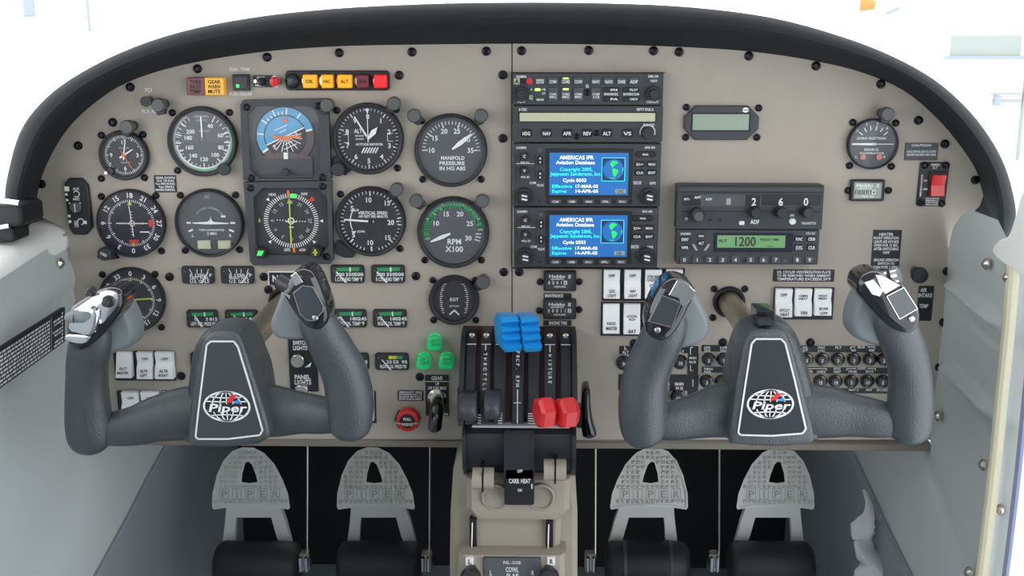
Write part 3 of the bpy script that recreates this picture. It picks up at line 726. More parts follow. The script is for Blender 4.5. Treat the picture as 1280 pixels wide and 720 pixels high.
A = Face(t, 356.7, 170.5, 0.0034); rot = -24.5
A.band(26, 36, rot-102, rot+102, 'sky_blue'); A.band(26, 36, rot+102, rot+258, 'earth'); A.band(36, 38, -140, 140, 'black'); A.band(25.6, 27, rot-102, rot+258, 'earth_dark', .0004)
def half(r, a0, m, name, dw):
    pts = [A.pol(a0+k*180/24, r) for k in range(25)]
    MB().flat(pts, A.w+dw).build(name, m, t, smooth=False)
half(26.5, rot-90, 'sky_blue', 'sky_card', 0.0002); half(26.5, rot+90, 'earth_dark', 'ground_card', 0.0002)
A.w += 0.0006
A.ticks([rot+x for x in (-100, 100)], 27, 35, 2.4, 'white', 'bank_marks'); A.ticks([rot+x for x in (-60, -30, 0, 30, 60)], 27, 35, 1.5, 'white', 'bank_marks'); A.ticks([rot+x for x in (-20, -10, 10, 20)], 27, 31, 1.2, 'white', 'bank_marks')
b = MB(); b.line(A.pol(rot-90, 26.5), A.pol(rot+90, 26.5), 1.4*A.s, A.w)
for a in (105, 122, 140, 160, 178, 198, 220, 240, 255): b.line(A.pol(rot+a, 3), A.pol(rot+a, 21), 0.9*A.s, A.w)
for r, l in ((7, 5), (12, 9)):
    x, y = A.pol(rot, r); ca, sa = cos(rad(24.5)), sin(rad(24.5)); b.line((x-l*A.s*ca, y-l*A.s*sa), (x+l*A.s*ca, y+l*A.s*sa), 0.9*A.s, A.w)
    x, y = A.pol(rot+180, r+2); b.line((x-l*A.s*ca, y-l*A.s*sa), (x+l*A.s*ca, y+l*A.s*sa), 0.9*A.s, A.w)
b.text('2', *A.pt(-14, -13), A.w, 5*A.s, rot=0.2); b.text('2', *A.pt(14, 3), A.w, 5*A.s, rot=0.4); b.build('horizon_lines', 'white', t, smooth=False)
half2 = [A.pt(-31, -26), A.pt(-5, -19), A.pt(5, -19), A.pt(33, -26), A.pt(33, -37), A.pt(-31, -37)]
MB().prism(half2, A.w, A.w+0.001).build('lower_mask', 'earth', t, smooth=False)
MB().box((*A.pt(-32, -47), *A.pt(33, -27)), A.w, A.w+0.0015).build('lower_plate', 'frame', t)
MB().prism([A.pt(-14, -1.5), A.pt(0, 0.5), A.pt(20, 1.8), A.pt(20, -0.6), A.pt(7, -2.2), A.pt(4, -4), A.pt(-7, -4)], A.w+0.001, A.w+0.002).build('wing_bars', 'orange', t)
MB().prism([A.pt(-19, 2), A.pt(-10, 1), A.pt(-8, -1), A.pt(-14, -1)], A.w+0.001, A.w+0.002).build('wing_bars', 'orange', t)
MB().lathe(*A.pt(0.5, 20), [(3.4*A.s, A.w), (3.4*A.s, A.w+0.001)], 16).build('index_dot', 'red_soft', t)
MB().box((*A.pt(-2.6, -28), *A.pt(2.6, -20)), A.w+0.001, A.w+0.002).build('centre_post', 'white', t)
A.knob(0, -44, 4.6, h=0.011)
MB().flat(octo(R(311, 133, 400, 223, 0.0085), 0.009), 0.0082).build('cover_glass', 'glass', t)
for x, y in ((308, 134), (398, 132.5), (314, 222.5), (403, 221.5)): screw(x, y, SM, t, 0.009)

t = at('heading_indicator', 'square heading indicator with white compass rose and yellow course bar', 'gauge', 364, 278)
fr_ = q([(304,228),(414,226),(416.5,326),(413,330),(317,332),(312.5,327)], 0.009)
hole = octo(R(318, 235, 410, 319, 0.009), 0.011)
MB().prism(fr_, 0, 0.009, holes=[hole]).build('frame', 'frame', t, smooth=False)
MB().flat(octo(R(317, 234, 411, 320, 0.004), 0.011), 0.003).build('dial_face', 'face', t)
A = Face(t, 364, 276, 0.0034)
A.ticks([5*k for k in range(72)], 29, 34.5, 1.1); A.nums([(str(k), (k-18)*10, 23.5) for k in range(0, 36, 3)], 4.2, 'print_dim', rot=True)
b = MB(); b.ring(A.u, A.v, 2.9*A.s, 4.3*A.s, A.w+0.0008)
for k in (-5, -4, -3, -2, 2, 3, 4, 5): b.flat(circ(A.u+3.5*k*A.s, A.v+(-0.3*k)*A.s*0.6, 0.8*A.s, 8), A.w)
b.line(A.pt(-7, -1), A.pt(7, -1), 1.2*A.s, A.w+0.0006); b.line(A.pt(-3, -8), A.pt(3, -8), 1.2*A.s, A.w+0.0006)
for a in (-46, 46, 90, 134, 226):
    x, y = A.pol(a, 38); ca, sa = cos(-rad(a)), sin(-rad(a)); b.flat([(x+(X*ca-Y*sa)*A.s, y+(X*sa+Y*ca)*A.s) for X, Y in ((-2.2, 2), (2.2, 2), (0, -2.4))], A.w)
b.build('compass_marks', 'white', t, smooth=False)
b = MB(); b.line(A.pt(-1, -29), A.pt(-1, 27), 1.6*A.s, A.w+0.0012); b.flat([A.pt(-4, 22), A.pt(2, 22), A.pt(-1, 29)], A.w+0.0012); b.build('course_bar', 'lime', t, smooth=False)
MB().box((*A.pt(-3.5, 31), *A.pt(-0.5, 38.5)), A.w+0.0006, A.w+0.0014).build('lubber_line', 'orange', t)
MB().prism([A.pt(0.5, 29), A.pt(7, 29), A.pt(8, 34), A.pt(1, 34)], A.w+0.0006, A.w+0.0014).build('heading_bug', 'led_green', t)
MB().prism([A.pt(23, 26), A.pt(28, 24), A.pt(31, 29), A.pt(27, 31)], A.w, A.w+0.001).build('warning_flag', 'red', t)
MB().box((*A.pt(0.5, -40), *A.pt(3.5, -34)), A.w, A.w+0.001).build('orange_mark', 'orange', t)
MB().box((*A.pt(-40.5, -2), *A.pt(-39, 2.5)), A.w, A.w+0.001).build('glideslope_mark', 'lime', t)
A.txt([('HDG', -22, 33, 3.4, 9), ('NAV', 18, 34, 3.4, 8), ('GPS', -7, -37, 3.6, 8), ('ADM', 12.5, -37, 3.6, 8)])
for (x, y), mt, nm in (((325, 316.5), 'led_green', 'heading_knob'), ((394, 315.6), 'lime', 'course_knob')):
    u, v = p(x, y, 0.018); kb = MB().lathe(u, v, [(0.0065, 0.004), (0.0065, 0.016), (0.0055, 0.018), (0.0002, 0.018)], 20).build(nm, 'knob', t)
    k = sc(x, y); b = MB()
    if mt == 'lime': b.line((u, v-4*k), (u, v+4*k), 2.2*k, 0.0183); b.line((u-3*k, v), (u+3*k, v), 1.8*k, 0.0183)
    else: b.flat([(u-4*k, v-3*k), (u+2*k, v-3*k), (u+5*k, v+3*k), (u-2*k, v+3*k)], 0.0183)
    b.build('knob_mark', mt, kb)
MB().flat(octo(R(318, 235, 410, 319, 0.0085), 0.011), 0.0082).build('cover_glass', 'glass', t)
for x, y in ((313, 235), (403, 233), (408, 321)): screw(x, y, SM, t, 0.009)

# ================================================================== RADIO STACK
def radio(name, label, x0, y0, x1, y1, d=0.014, m='radio'):
    t = at(name, label, 'radio', (x0+x1)/2, (y0+y1)/2, 0.0)
    MB().prism(rrect(R(x0, y0, x1, y1, d), 0.0012, 2), -0.0005, d, 0.0007).build('front_plate', m, t)
    t['d'] = d; return t
def key(t, x0, y0, x1, y1, txt=None, d=0.014, m='radio_key', h=0.0018, tm='print', rr=0.001, frac=(0.12, 0.3, 0.88, 0.85)):
    k = MB().prism(rrect(R(x0, y0, x1, y1, d+h), rr, 2), d, d+h, 0.0005).build('button', m, t)
    if txt:
        b = MB(); W_, H_ = x1-x0, y1-y0; lines = txt if isinstance(txt, list) else [txt]; n = len(lines)
        ya, yb = y0+H_*frac[1], y0+H_*frac[3]
        for i, l in enumerate(lines):
            hh = (yb-ya)/n; b.t(l, x0+W_*frac[0], ya+i*hh+0.1*hh, x0+W_*frac[2], ya+(i+1)*hh-0.12*hh, d+h+0.0003)
        b.build('lettering', tm, k, smooth=False)
    return k
def rknob(t, px, py, r, d=0.014, h=0.012, ring=None, cap='knob', name='knob'):
    s = sc(px, py, d+h); u, v = p(px, py, d+h)
    kb = MB().lathe(u, v, [(r*s, d), (r*s*0.97, d+h-0.001), (r*s*0.86, d+h), (0.0002, d+h)], 26).build(name, cap, t)
    if ring:
        MB().lathe(u, v, [(ring*s, d-0.0002), (ring*s, d+h*0.45), (ring*s*0.92, d+h*0.52), (r*s, d+h*0.52)], 28).build('outer_knob', 'knob', t)
    return kb
WT = 0.0143
t = radio('audio_panel', 'audio control panel at the top of the radio stack', 640.5, 91.5, 829, 131.3)
b = MB(); b.t('GARMIN', 645, 94.2, 658, 97.3, WT); b.t('PILOT', 647, 125, 657, 128.4, WT); b.t('GMA 340', 810, 93.8, 823, 97, WT); b.t('COPILOT', 808, 125.6, 823.5, 128.8, WT)
b.t('HI', 677.5, 110.5, 682, 113, WT); b.t('LO', 677.5, 115, 682, 118, WT); b.t('SQ', 661.5, 119, 666, 124, WT); b.t('A', 663, 110.5, 665.5, 113, WT); b.t('SPKR/MUSIC', 755, 116.2, 773, 119.2, WT); b.t('INTERCOM', 779, 116.2, 799, 119.2, WT); b.text('G', *p(734, 107.5, WT), WT, 0.0032); b.build('lettering', 'print', t, smooth=False)
MB().box(R(642.5, 98, 649.5, 105.5, WT), 0.014, WT).build('marker_light', 'lcd', t)
MB().box(R(650, 98, 657.5, 105.5, WT), 0.014, WT).build('marker_light', 'face_blue', t)
u, v = p(662, 101.5, WT); MB().lathe(u, v, [(0.0034, 0.014), (0.0034, WT), (0.0002, WT)], 18).build('marker_light', 'red', t)
b = MB(); b.text('A', *p(646, 101.7, WT), WT+0.0003, 0.005); b.build('lettering', 'black', t)
rknob(t, 651.3, 118, 6, ring=9.5); rknob(t, 818, 117.6, 6, ring=9.5)
for x, tx in ((675, ['MKR', 'MUTE']), (691.4, 'COM1'), (707.3, 'COM2'), (723, 'COM3'), (745, 'NAV1'), (761, 'NAV2'), (777, 'DME'), (792.5, 'ADF')): key(t, x-6, 96.5, x+6, 105.5, tx, frac=(0.1, 0.35 if isinstance(tx, str) else 0.25, 0.9, 0.92))
for x, tx in ((691.4, ['COM1', 'MIC']), (707.3, ['COM2', 'MIC']), (723, ['COM3', 'MIC']), (745, ['COM', '1/2'])): key(t, x-6, 109.5, x+6, 126.5, tx, frac=(0.12, 0.38, 0.88, 0.8))
key(t, 669, 121.5, 681, 127, 'SENS')
for x0, x1, y0, y1, tx in ((754.5, 774, 109.5, 115, 'SPKR'), (754.5, 774, 121, 126.6, 'PA'), (778.5, 799, 109.5, 115, 'PILOT'), (778.5, 799, 121, 126.6, 'CREW'), (811.5, 822.5, 98.5, 103.5, 'TEST')):
    key(t, x0, y0, x1, y1, tx, m='radio_dark' if tx != 'TEST' else 'radio_key', frac=(0.42 if tx != 'TEST' else 0.1, 0.2, 0.92, 0.85))
for x0, y0, x1, y1 in ((703.5, 97, 711, 99), (703.5, 110.3, 711, 112.6), (668.5, 110.5, 675.5, 113.8)): MB().prism(rrect(R(x0, y0, x1, y1, 0.0162), 0.001), 0.014, 0.0164).build('indicator_light', 'led', t)
screw(734, 115.5, SM, t, 0.0125)

t = radio('autopilot_panel', 'autopilot panel with long pale display strip below the audio panel', 640.8, 132.2, 828.4, 177.8)
MB().prism(rrect(R(648, 139.8, 820.5, 153, 0.0148), 0.001), 0.014, 0.0148, 0.0003).build('display_bezel', 'radio_dark', t)
MB().prism(rrect(R(649.6, 141.2, 819, 151.8, 0.0150), 0.001), 0.0146, 0.0150).build('display', 'lcd', t)
MB().t('S-TEC', 648.5, 135.3, 659, 138.6, WT).build('lettering', 'print', t, smooth=False); b = MB(); b.t('FIFTY FIVE X', 796, 135.3, 817, 138.6, WT); b.t('PULL CWS', 804, 154.6, 818, 157.6, WT); b.build('lettering', 'print', t, smooth=False)
for x, tx in ((658, 'HDG'), (683.3, 'NAV'), (709, 'APR'), (733.8, 'REV'), (758.7, 'ALT'), (784.4, 'VS')): key(t, x-6.5, 161.5, x+6.5, 171.2, tx, m='radio_dark', frac=(0.12, 0.28, 0.88, 0.85))
s = sc(810, 166); u, v = p(810, 166, 0.02); MB().ring(u, v, 8.5*s, 9.8*s, WT, -110, 110).build('dial_ring', 'print', t); rknob(t, 810, 167, 7.5, h=0.011, cap='knob')
screw(721, 170.5, SM, t, 0.0125); screw(745.5, 166, SM, t, 0.0125)

def gps(name, label, x0, y0, x1, y1, sx0, sy0, sx1, sy1, group):
    t = radio(name, label, x0, y0, x1, y1); t['group'] = group
    MB().prism(rrect(R(sx0-4.5, sy0-5, sx1+5, sy1+3.5, 0.0152), 0.001), 0.014, 0.0152, 0.0004).build('screen_bezel', 'radio_dark', t)
    sc_ = MB().box(R(sx0, sy0, sx1, sy1, 0.0155), 0.015, 0.0155).build('screen', 'screen', t)
    w = 0.0157; fx = lambda a: sx0+(sx1-sx0)*a; fy = lambda a: sy0+(sy1-sy0)*a
    b = MB()
    for tx, a0, c0, a1, c1 in (('AMERICAS IFR', .13, .065, .56, .155), ('Aviation Database', .085, .185, .575, .27), ('Cycle 0503', .17, .61, .47, .69), ('17-MAR-05', .32, .755, .62, .83), ('14-APR-05', .32, .87, .62, .945)): b.t(tx, fx(a0), fy(c0), fx(a1), fy(c1), w)
    b.build('lettering', 'screen_white', sc_, smooth=False)
    b = MB()
    for tx, a0, c0, a1, c1 in (('Copyright 2005,', .13, .35, .55, .43), ('Jeppesen Sanderson, Inc.', .015, .455, .66, .54), ('Effective', .03, .755, .29, .83), ('Expires', .03, .87, .22, .945)): b.t(tx, fx(a0), fy(c0), fx(a1), fy(c1), w)
    r = R(fx(.665), fy(.12), fx(.955), fy(.67), w); b.poly([(r[0], r[1]), (r[2], r[1]), (r[2], r[3]), (r[0], r[3])], 0.0007, w, True); b.build('lettering', 'screen_cyan', sc_, smooth=False)
    MB().box(R(fx(.67), fy(.13), fx(.95), fy(.66), w), 0.0155, 0.0156).build('map_window', 'screen_dark', sc_)
    cu, cv = (r[0]+r[2])/2, (r[1]+r[3])/2; rr = (r[3]-r[1])*0.44
    MB().flat(circ(cu, cv, rr, 32), 0.0158).build('globe', 'screen', sc_)
    NA = [(-.35, .55), (-.1, .85), (.3, .8), (.45, .6), (.2, .55), (.15, .4), (-.05, .3), (0, .1), (-.12, .2), (-.25, .4)]; SA = [(-.05, .1), (.25, .05), (.5, -.15), (.35, -.45), (.1, -.75), (0, -.55), (-.1, -.15)]; IC = [(-.4, -.78), (0, -.92), (.3, -.88), (0, -.84)]; AF = [(.93, .3), (.97, 0), (.9, -.3), (.86, 0)]
    b = MB()
    for L_ in (NA, SA, IC, AF): b.flat([(cu+x*rr, cv+y*rr) for x, y in L_], 0.016)
    b.build('continents', 'screen_green', sc_, smooth=False)
    ok = MB().box(R(fx(.835), fy(.865), fx(.965), fy(.955), w), 0.0156, 0.0159).build('soft_key', 'lcd', sc_); MB().t('OK?', fx(.85), fy(.875), fx(.95), fy(.945), 0.0162).build('lettering', 'screen_dark', ok, smooth=False)
    b = MB(); b.t('GARMIN', x0+4, y0+3.6, x0+17, y0+6.6, WT); b.t('GNS 430', x1-20, y0+3.5, x1-7, y0+6.3, WT); b.t('COM', x0+21, y0+47.5, x0+29, y0+50.5, WT); b.t('VLOC', x0+30, y0+50.5, x0+39, y0+53.5, WT); b.t('GPS', x1-14, y0+48, x1-6, y0+51, WT); b.t('DEFAULT NAV', x1-34, y0+47, x1-24, y0+51, WT)
    b.line(p(x0+4, y0+25, WT), p(x0+27, y0+25, WT), 0.0006, WT); b.build('lettering', 'print', t, smooth=False)
    b = MB()
    for xx in (4, 9.5, 28): b.line(p(x0+xx, y0+13, WT), p(x0+xx, y0+45, WT), 0.0007, WT)
    b.build('panel_groove', 'radio_dark', t, smooth=False)
    for yy, tx in ((16, 'C'), (34, 'V')):
        rknob(t, x0+14.5, y0+yy, 5, h=0.007); b = MB(); b.text('C' if tx == 'C' else 'V', *p(x0+14.5, y0+yy, 0.0213), 0.0214, 0.003); b.t('PWR VOL' if tx == 'C' else 'VOL ID', x0+9.5, y0+yy+6.5, x0+21, y0+yy+9, WT); b.build('lettering', 'print', t, smooth=False)
    for yy in (21, 40):
        k = key(t, x0+31, y0+yy-6, x0+37.5, y0+yy+6, None, m='radio_dark', rr=0.0028); b = MB(); cx = x0+34.2
        for d_ in (-3, 3): b.flat([p(cx-1.4, y0+yy+d_*0.5, .0162), p(cx+1.4, y0+yy+d_*0.5, .0162), p(cx, y0+yy+d_*1.4, .0162)], .0162)
        b.build('arrow', 'print', k, smooth=False)
    rknob(t, x0+14, y1-11, 7.2, h=0.014, ring=11); rknob(t, x1-13.5, y1-11, 7.2, h=0.014, ring=11)
    b = MB()
    for cx in (x0+14.5, x1-13.5):
        for dy in (-2.2, 2.2): b.line(p(cx-3.5, y1-11.5+dy, .0283), p(cx+3.5, y1-10+dy, .0283), 0.0018, 0.0284)
    b.build('knob_mark', 'print', t, smooth=False)
    u, v = p(x0+34, y0+8.5, WT); MB().lathe(u, v, [(0.0022, 0.014), (0.0022, 0.0155), (0.0002, 0.0157)], 14).build('photo_cell', 'knob_cap', t)
    k = key(t, x1-32, y0+10, x1-6, y0+17, 'RNG', m='radio_dark', rr=0.003, frac=(0.36, 0.3, 0.64, 0.75))
    for xx, yy, tx in ((-26, 25.5, 'D>'), (-11, 25.5, 'MENU'), (-26, 36, 'CLR'), (-11, 36, 'ENT')): key(t, x1+xx-6, y0+yy-3.5, x1+xx+6, y0+yy+3.5, tx, m='radio_dark')
    MB().prism(rrect(R(sx0-5, y1-9.3, sx1+5, y1-2.8, 0.0147), 0.003), 0.014, 0.0147, 0.0003).build('button_tray', 'radio_dark', t)
    for k_, tx in enumerate(('CDI', 'OBS', 'MSG', 'FPL', 'PROC')): x = sx0+7.5+(sx1-sx0-15)*k_/4; key(t, x-7, y1-8.8, x+7, y1-3.2, tx, frac=(0.22, 0.25, 0.78, 0.8))
    MB().lathe(*p(x0+33, y1-6, WT), [(0.0014, 0.014), (0.0014, 0.0142), (0.0002, 0.0142)], 10).build('set_screw', 'black', t)
gps('navigation_radio', 'upper of two navigation radios with blue database screens', 641, 179.5, 825.8, 258, 686.7, 191, 785.5, 243.7, 'navigation radios with blue screens')
gps('navigation_radio', 'lower of two navigation radios with blue database screens', 642.2, 259.4, 822.5, 333.5, 686.7, 269, 784, 321, 'navigation radios with blue screens')
# mounting tray around the stack
tr = at('radio_rack', 'thin black mounting rack around the central radio stack', 'rack', 733, 334)
for x0, y0, x1, y1 in ((639.6, 90.2, 830.4, 91.3), (641, 333.7, 823.2, 335)): MB().box(R(x0, y0, x1, y1, 0.0), 0.0001, 0.006).build('rail', 'black', tr)

# ADF receiver and transponder
D2 = 0.02
t = radio('direction_finder_radio', 'radio with dial digits 2 6 0 and four round knobs', 846, 231.5, 1029, 286.8, D2)
MB().box(R(847.5, 233, 1027.5, 240.5, D2+0.002), D2-0.001, D2+0.003, 0.001).build('top_bar', 'frame', t)
MB().box(R(852, 243, 1026, 257.5, D2), D2, D2+0.0006).build('display_strip', 'radio_key', t)
w = D2+0.0009
for x0, x1 in ((932, 950), (952, 1026), (853, 876)): MB().box(R(x0, 243.5, x1, 257, w), D2+0.0006, w).build('digit_window', 'radio_dark', t)
w += 0.0003; b = MB()
for x, ch in ((942.4, '2'), (976, '6'), (1007.5, '0')): MB().t(ch, x-3, 247.5, x+3, 257, w).build('digit', 'print', t, smooth=False)
MB().t('ADF', 938, 274.8, 949, 280, w).build('lettering', 'print', t, smooth=False); MB().t('KING KR 87 TSO', 1002, 277.5, 1020, 280.5, w).build('lettering', 'print', t, smooth=False); MB().t('IFR', 987.5, 268, 993, 271, w).build('lettering', 'print', t, smooth=False); b.t('BFO', 855, 247.5, 862, 250.3, w); b.t('ANT', 868, 245, 876.5, 248.3, w); b.t('ADF', 882, 247.5, 890, 250.5, w); b.t('ID', 856, 272, 860, 275, w); b.build('lettering', 'print', t, smooth=False)
MB().box(R(908, 248, 913.5, 256, w), D2+0.0006, w).build('blank_digit', 'lcd_grey', t)
b = MB(); b.box(R(853, 263.8, 1026, 265.2, D2+0.0003), D2, D2+0.0004); b.build('panel_groove', 'radio_dark', t)
rknob(t, 873.5, 271, 6.5, D2, 0.02, ring=9, cap='knob_cap')
for x in (945.6, 978, 1011): rknob(t, x, 266.5, 6.8, D2, 0.013, ring=7.6)
u, v = p(991, 277, D2+0.003); MB().lathe(u, v, [(0.0037, D2), (0.0037, D2+0.0025), (0.0028, D2+0.0035), (0.0002, D2+0.0036)], 18).build('push_button', 'white', t)
MB().prism(rrect(R(924, 276.5, 930.5, 281, w), 0.0008), D2, w+0.0006).build('push_button', 'white', t)
for x in (887.5, 899.5): MB().lathe(*p(x, 275, D2), [(0.0019, D2), (0.0019, D2+0.0003), (0.0002, D2+0.0003)], 12).build('set_screw', 'black', t)

t = radio('transponder', 'transponder with green display showing 1200 and number buttons', 846, 287.6, 1023.5, 330.5, D2)
MB().prism(rrect(R(892.5, 291.5, 991, 315, D2+0.001), 0.001), D2, D2+0.0012, 0.0004).build('display_bezel', 'face_blue', t)
MB().box(R(896.5, 294.3, 981.5, 309.6, D2+0.0014), D2+0.001, D2+0.0016).build('display', 'lcd_green', t)
w = D2+0.0019; b = MB(); b.t('1200', 916.5, 296, 945, 307.5, w); b.t('ALT', 898, 299, 909, 302.5, w); b.t('FLIGHT TIME', 950, 298, 974, 301, w); b.line(p(959, 308, w), p(966, 308, w), 0.0008, w); b.build('lettering', 'earth_dark', t, smooth=False)
b = MB(); w = D2+0.0003; b.t('GARMIN', 850.5, 290.8, 863.5, 293.6, w); b.t('GTX 327', 1007.5, 290.5, 1019, 293, w); b.build('lettering', 'print', t, smooth=False)
for x, tx in zip((855.5, 871.5, 887.5, 903.4, 919.4, 938.6, 954.5, 969.8, 996.7, 1012), '0123456789'): key(t, x-5.5, 320.3, x+5.5, 329, tx, D2, frac=(0.34, 0.2, 0.66, 0.85))
for x0, y0, x1, y1, tx in ((850.5, 296, 862, 302.5, 'IDENT'), (850.5, 306.5, 861.5, 312.5, 'VFR'), (872, 292.5, 880.5, 297.3, 'ON'), (872.5, 300.8, 881, 307, 'ALT'), (993.5, 295.5, 1004.5, 302, 'FUNC'), (1009, 295.5, 1020.5, 302, 'CRSR'), (993.5, 306, 1004.5, 313.5, ['START', 'STOP']), (1009, 306, 1020, 313, 'CLR')): key(t, x0, y0, x1, y1, tx, D2, m='radio_dark', frac=(0.1, 0.15, 0.9, 0.9))
for x, sg in ((868.5, 1), (883.5, -1)):
    MB().prism([p(x-2.5*sg-1.4, 305, D2), p(x-2.5*sg+1.8, 305, D2), p(x+2.5*sg+1.4, 313, D2), p(x+2.5*sg-1.8, 313, D2)], D2, D2+0.0016, 0.0003).build('button', 'print_dim', t)
MB().lathe(*p(929.5, 326, D2), [(0.0018, D2), (0.0018, D2+0.0003), (0.0002, D2+0.0003)], 12).build('set_screw', 'black', t)
MB().lathe(*p(981, 325.5, D2), [(0.0022, D2), (0.0022, D2+0.0006), (0.0002, D2+0.0006)], 14).build('photo_cell', 'knob_cap', t)

# small grey display top right
t = at('annunciator_display', 'small blank green-grey display with chamfered black bezel', 'display', 902, 153)
MB().prism(rrect(R(855.5, 132, 948.6, 175, 0.005), 0.012, 1), 0, 0.005, 0.001, holes=None).build('bezel', 'frame', t)
MB().box(R(864, 141, 938, 164.5, 0.0055), 0.005, 0.0056, 0.0003).build('display_frame', 'radio_dark', t)
MB().box(R(866, 142.8, 936, 162.6, 0.006), 0.0055, 0.006).build('display', 'lcd_grey', t)
u, v = p(932, 137.5, 0.005); m = MB(); m.flat(circ(u, v, 0.0035, 16, 0.0028), 0.0053); m.build('emblem', 'white', t); m = MB(); m.line((u-.0035, v), (u+.0035, v), .0007, .0055); m.build('emblem_stripe', 'black', t)
# ================================================================== EDGE METERS
def edge(name, label, x0, y0, x1, y1, nums, cap, needle, arc='green', ticks=None, grp='small rectangular engine gauges'):
    t = at(name, label, 'gauge', (x0+x1)/2, (y0+y1)/2, group=grp); fx = lambda a: x0+(x1-x0)*a; fy = lambda a: y0+(y1-y0)*a
    MB().prism(rrect(R(x0, y0, x1, y1, 0.004), 0.003), 0, 0.004, 0.0008).build('bezel', 'bezel', t)
    MB().prism(rrect(R(fx(.03), fy(.05), fx(.97), fy(.95), 0.004), 0.0025), 0.004, 0.0042).build('dial_face', 'face', t)
    w = 0.0045
    if arc == 'green': MB().prism(q([(fx(.16), fy(.16)), (fx(.86), fy(.13)), (fx(.84), fy(.32)), (fx(.2), fy(.34))], w), 0.0042, w).build('colour_arc', 'green', t); MB().box(R(fx(.56), fy(.12), fx(.6), fy(.36), w), w, w+0.0002).build('tick_marks', 'print', t)
    elif arc == 'mixed':
        for a, b_, mt in ((.4, .52, 'lime'), (.52, .64, 'yellow'), (.64, .82, 'green')): MB().box(R(fx(a), fy(.16), fx(b_), fy(.34), w), 0.0042, w).build('colour_arc', mt, t)
    b = MB()
    for a, tx in nums: b.t(tx, fx(a-.045*len(tx)), fy(.42), fx(a+.045*len(tx)), fy(.6), w+0.0002)
    if ticks:
        for a, e in ticks: b.line(p(fx(a), fy(.16), w), p(fx(a+e), fy(.4), w), 0.0008, w)
    n = len(cap)
    for i, tx in enumerate(cap): h = .2 if n == 1 else .17; y = .68 if n == 1 else .58+.2*i; b.t(tx, fx(.14 if n == 1 else .26), fy(y), fx(.94 if n == 1 else .86), fy(y+h), w+0.0002)
    b.text('-', *p(fx(.1), fy(.28), w), w, 0.002); b.build('lettering', 'print', t, smooth=False)
    MB().prism([p(fx(needle[0])-.7, fy(needle[1]), w+.001), p(fx(needle[0])+.7, fy(needle[1]), w+.001), p(fx(needle[2])+1.2, fy(needle[3]), w+.001), p(fx(needle[2])-1.2, fy(needle[3]), w+.001)], w+0.0006, w+0.0012).build('needle', 'white', t)
FT = [(.24, .08), (.48, 0), (.62, 0), (.84, -.05)]
edge('fuel_gauge', 'small rectangular gauge lettered left fuel', 227, 333, 267, 354.7, [(.3, '0'), (.48, '15'), (.64, '30'), (.9, 'F')], ['LEFT FUEL', 'U.S. GALS'], (.82, .35, .62, .96), None, FT)
edge('fuel_gauge', 'small rectangular gauge lettered right fuel', 275.8, 333, 317, 354.7, [(.3, '0'), (.48, '15'), (.64, '30'), (.9, 'F')], ['RIGHT FUEL', 'U.S. GALS'], (.85, .35, .64, .96), None, FT)
edge('fuel_pressure_gauge', 'small rectangular gauge lettered left press below left fuel', 233, 387.7, 272, 409.6, [(.3, '0'), (.66, '5'), (.78, '8'), (.91, '15')], ['LEFT FUEL PRESS PSI'], (.26, .3, .5, .96))
edge('fuel_pressure_gauge', 'small rectangular gauge lettered right press, partly behind the control wheel hub', 281, 387.7, 322, 409.6, [(.3, '0'), (.66, '5'), (.78, '8'), (.91, '15')], ['RIGHT FUEL PRESS PSI'], (.28, .3, .5, .96))
edge('head_temperature_gauge', 'small rectangular gauge lettered L cyl head temp', 413.2, 331.4, 455.2, 354, [(.28, '200'), (.58, '350'), (.84, '500')], ['L CYL HEAD TEMP °F'], (.17, .35, .46, .97))
edge('head_temperature_gauge', 'small rectangular gauge lettered R cyl head temp', 464, 331.4, 506, 354, [(.28, '200'), (.58, '350'), (.84, '500')], ['R CYL HEAD TEMP °F'], (.17, .35, .46, .97))
edge('oil_temperature_gauge', 'small rectangular gauge lettered left oil temp', 416.5, 387, 458, 409.4, [(.2, '75'), (.62, '180'), (.88, '245')], ['LEFT OIL TEMP °F'], (.2, .38, .46, .97))
edge('oil_temperature_gauge', 'small rectangular gauge lettered right oil temp', 466.3, 387, 508.3, 409.4, [(.2, '75'), (.62, '180'), (.88, '245')], ['RIGHT OIL TEMP °F'], (.2, .38, .46, .97))
edge('oil_pressure_gauge', 'small rectangular gauge with yellow arc half hidden by the control wheel grip', 420, 441.6, 461, 462.8, [(.42, '25'), (.62, '55'), (.88, '95')], ['LEFT OIL PRESS PSI'], (.2, .38, .46, .97), 'mixed')
edge('oil_pressure_gauge', 'small rectangular gauge with yellow arc lettered right oil press', 469, 441.6, 510.7, 462.8, [(.42, '25'), (.62, '55'), (.88, '95')], ['RIGHT OIL PRESS PSI'], (.2, .38, .46, .97), 'mixed')
edge('ammeter', 'small rectangular gauge mostly hidden behind the left hub', 237.5, 441, 277, 462, [], ['AMPS'], (.2, .38, .46, .97), None)

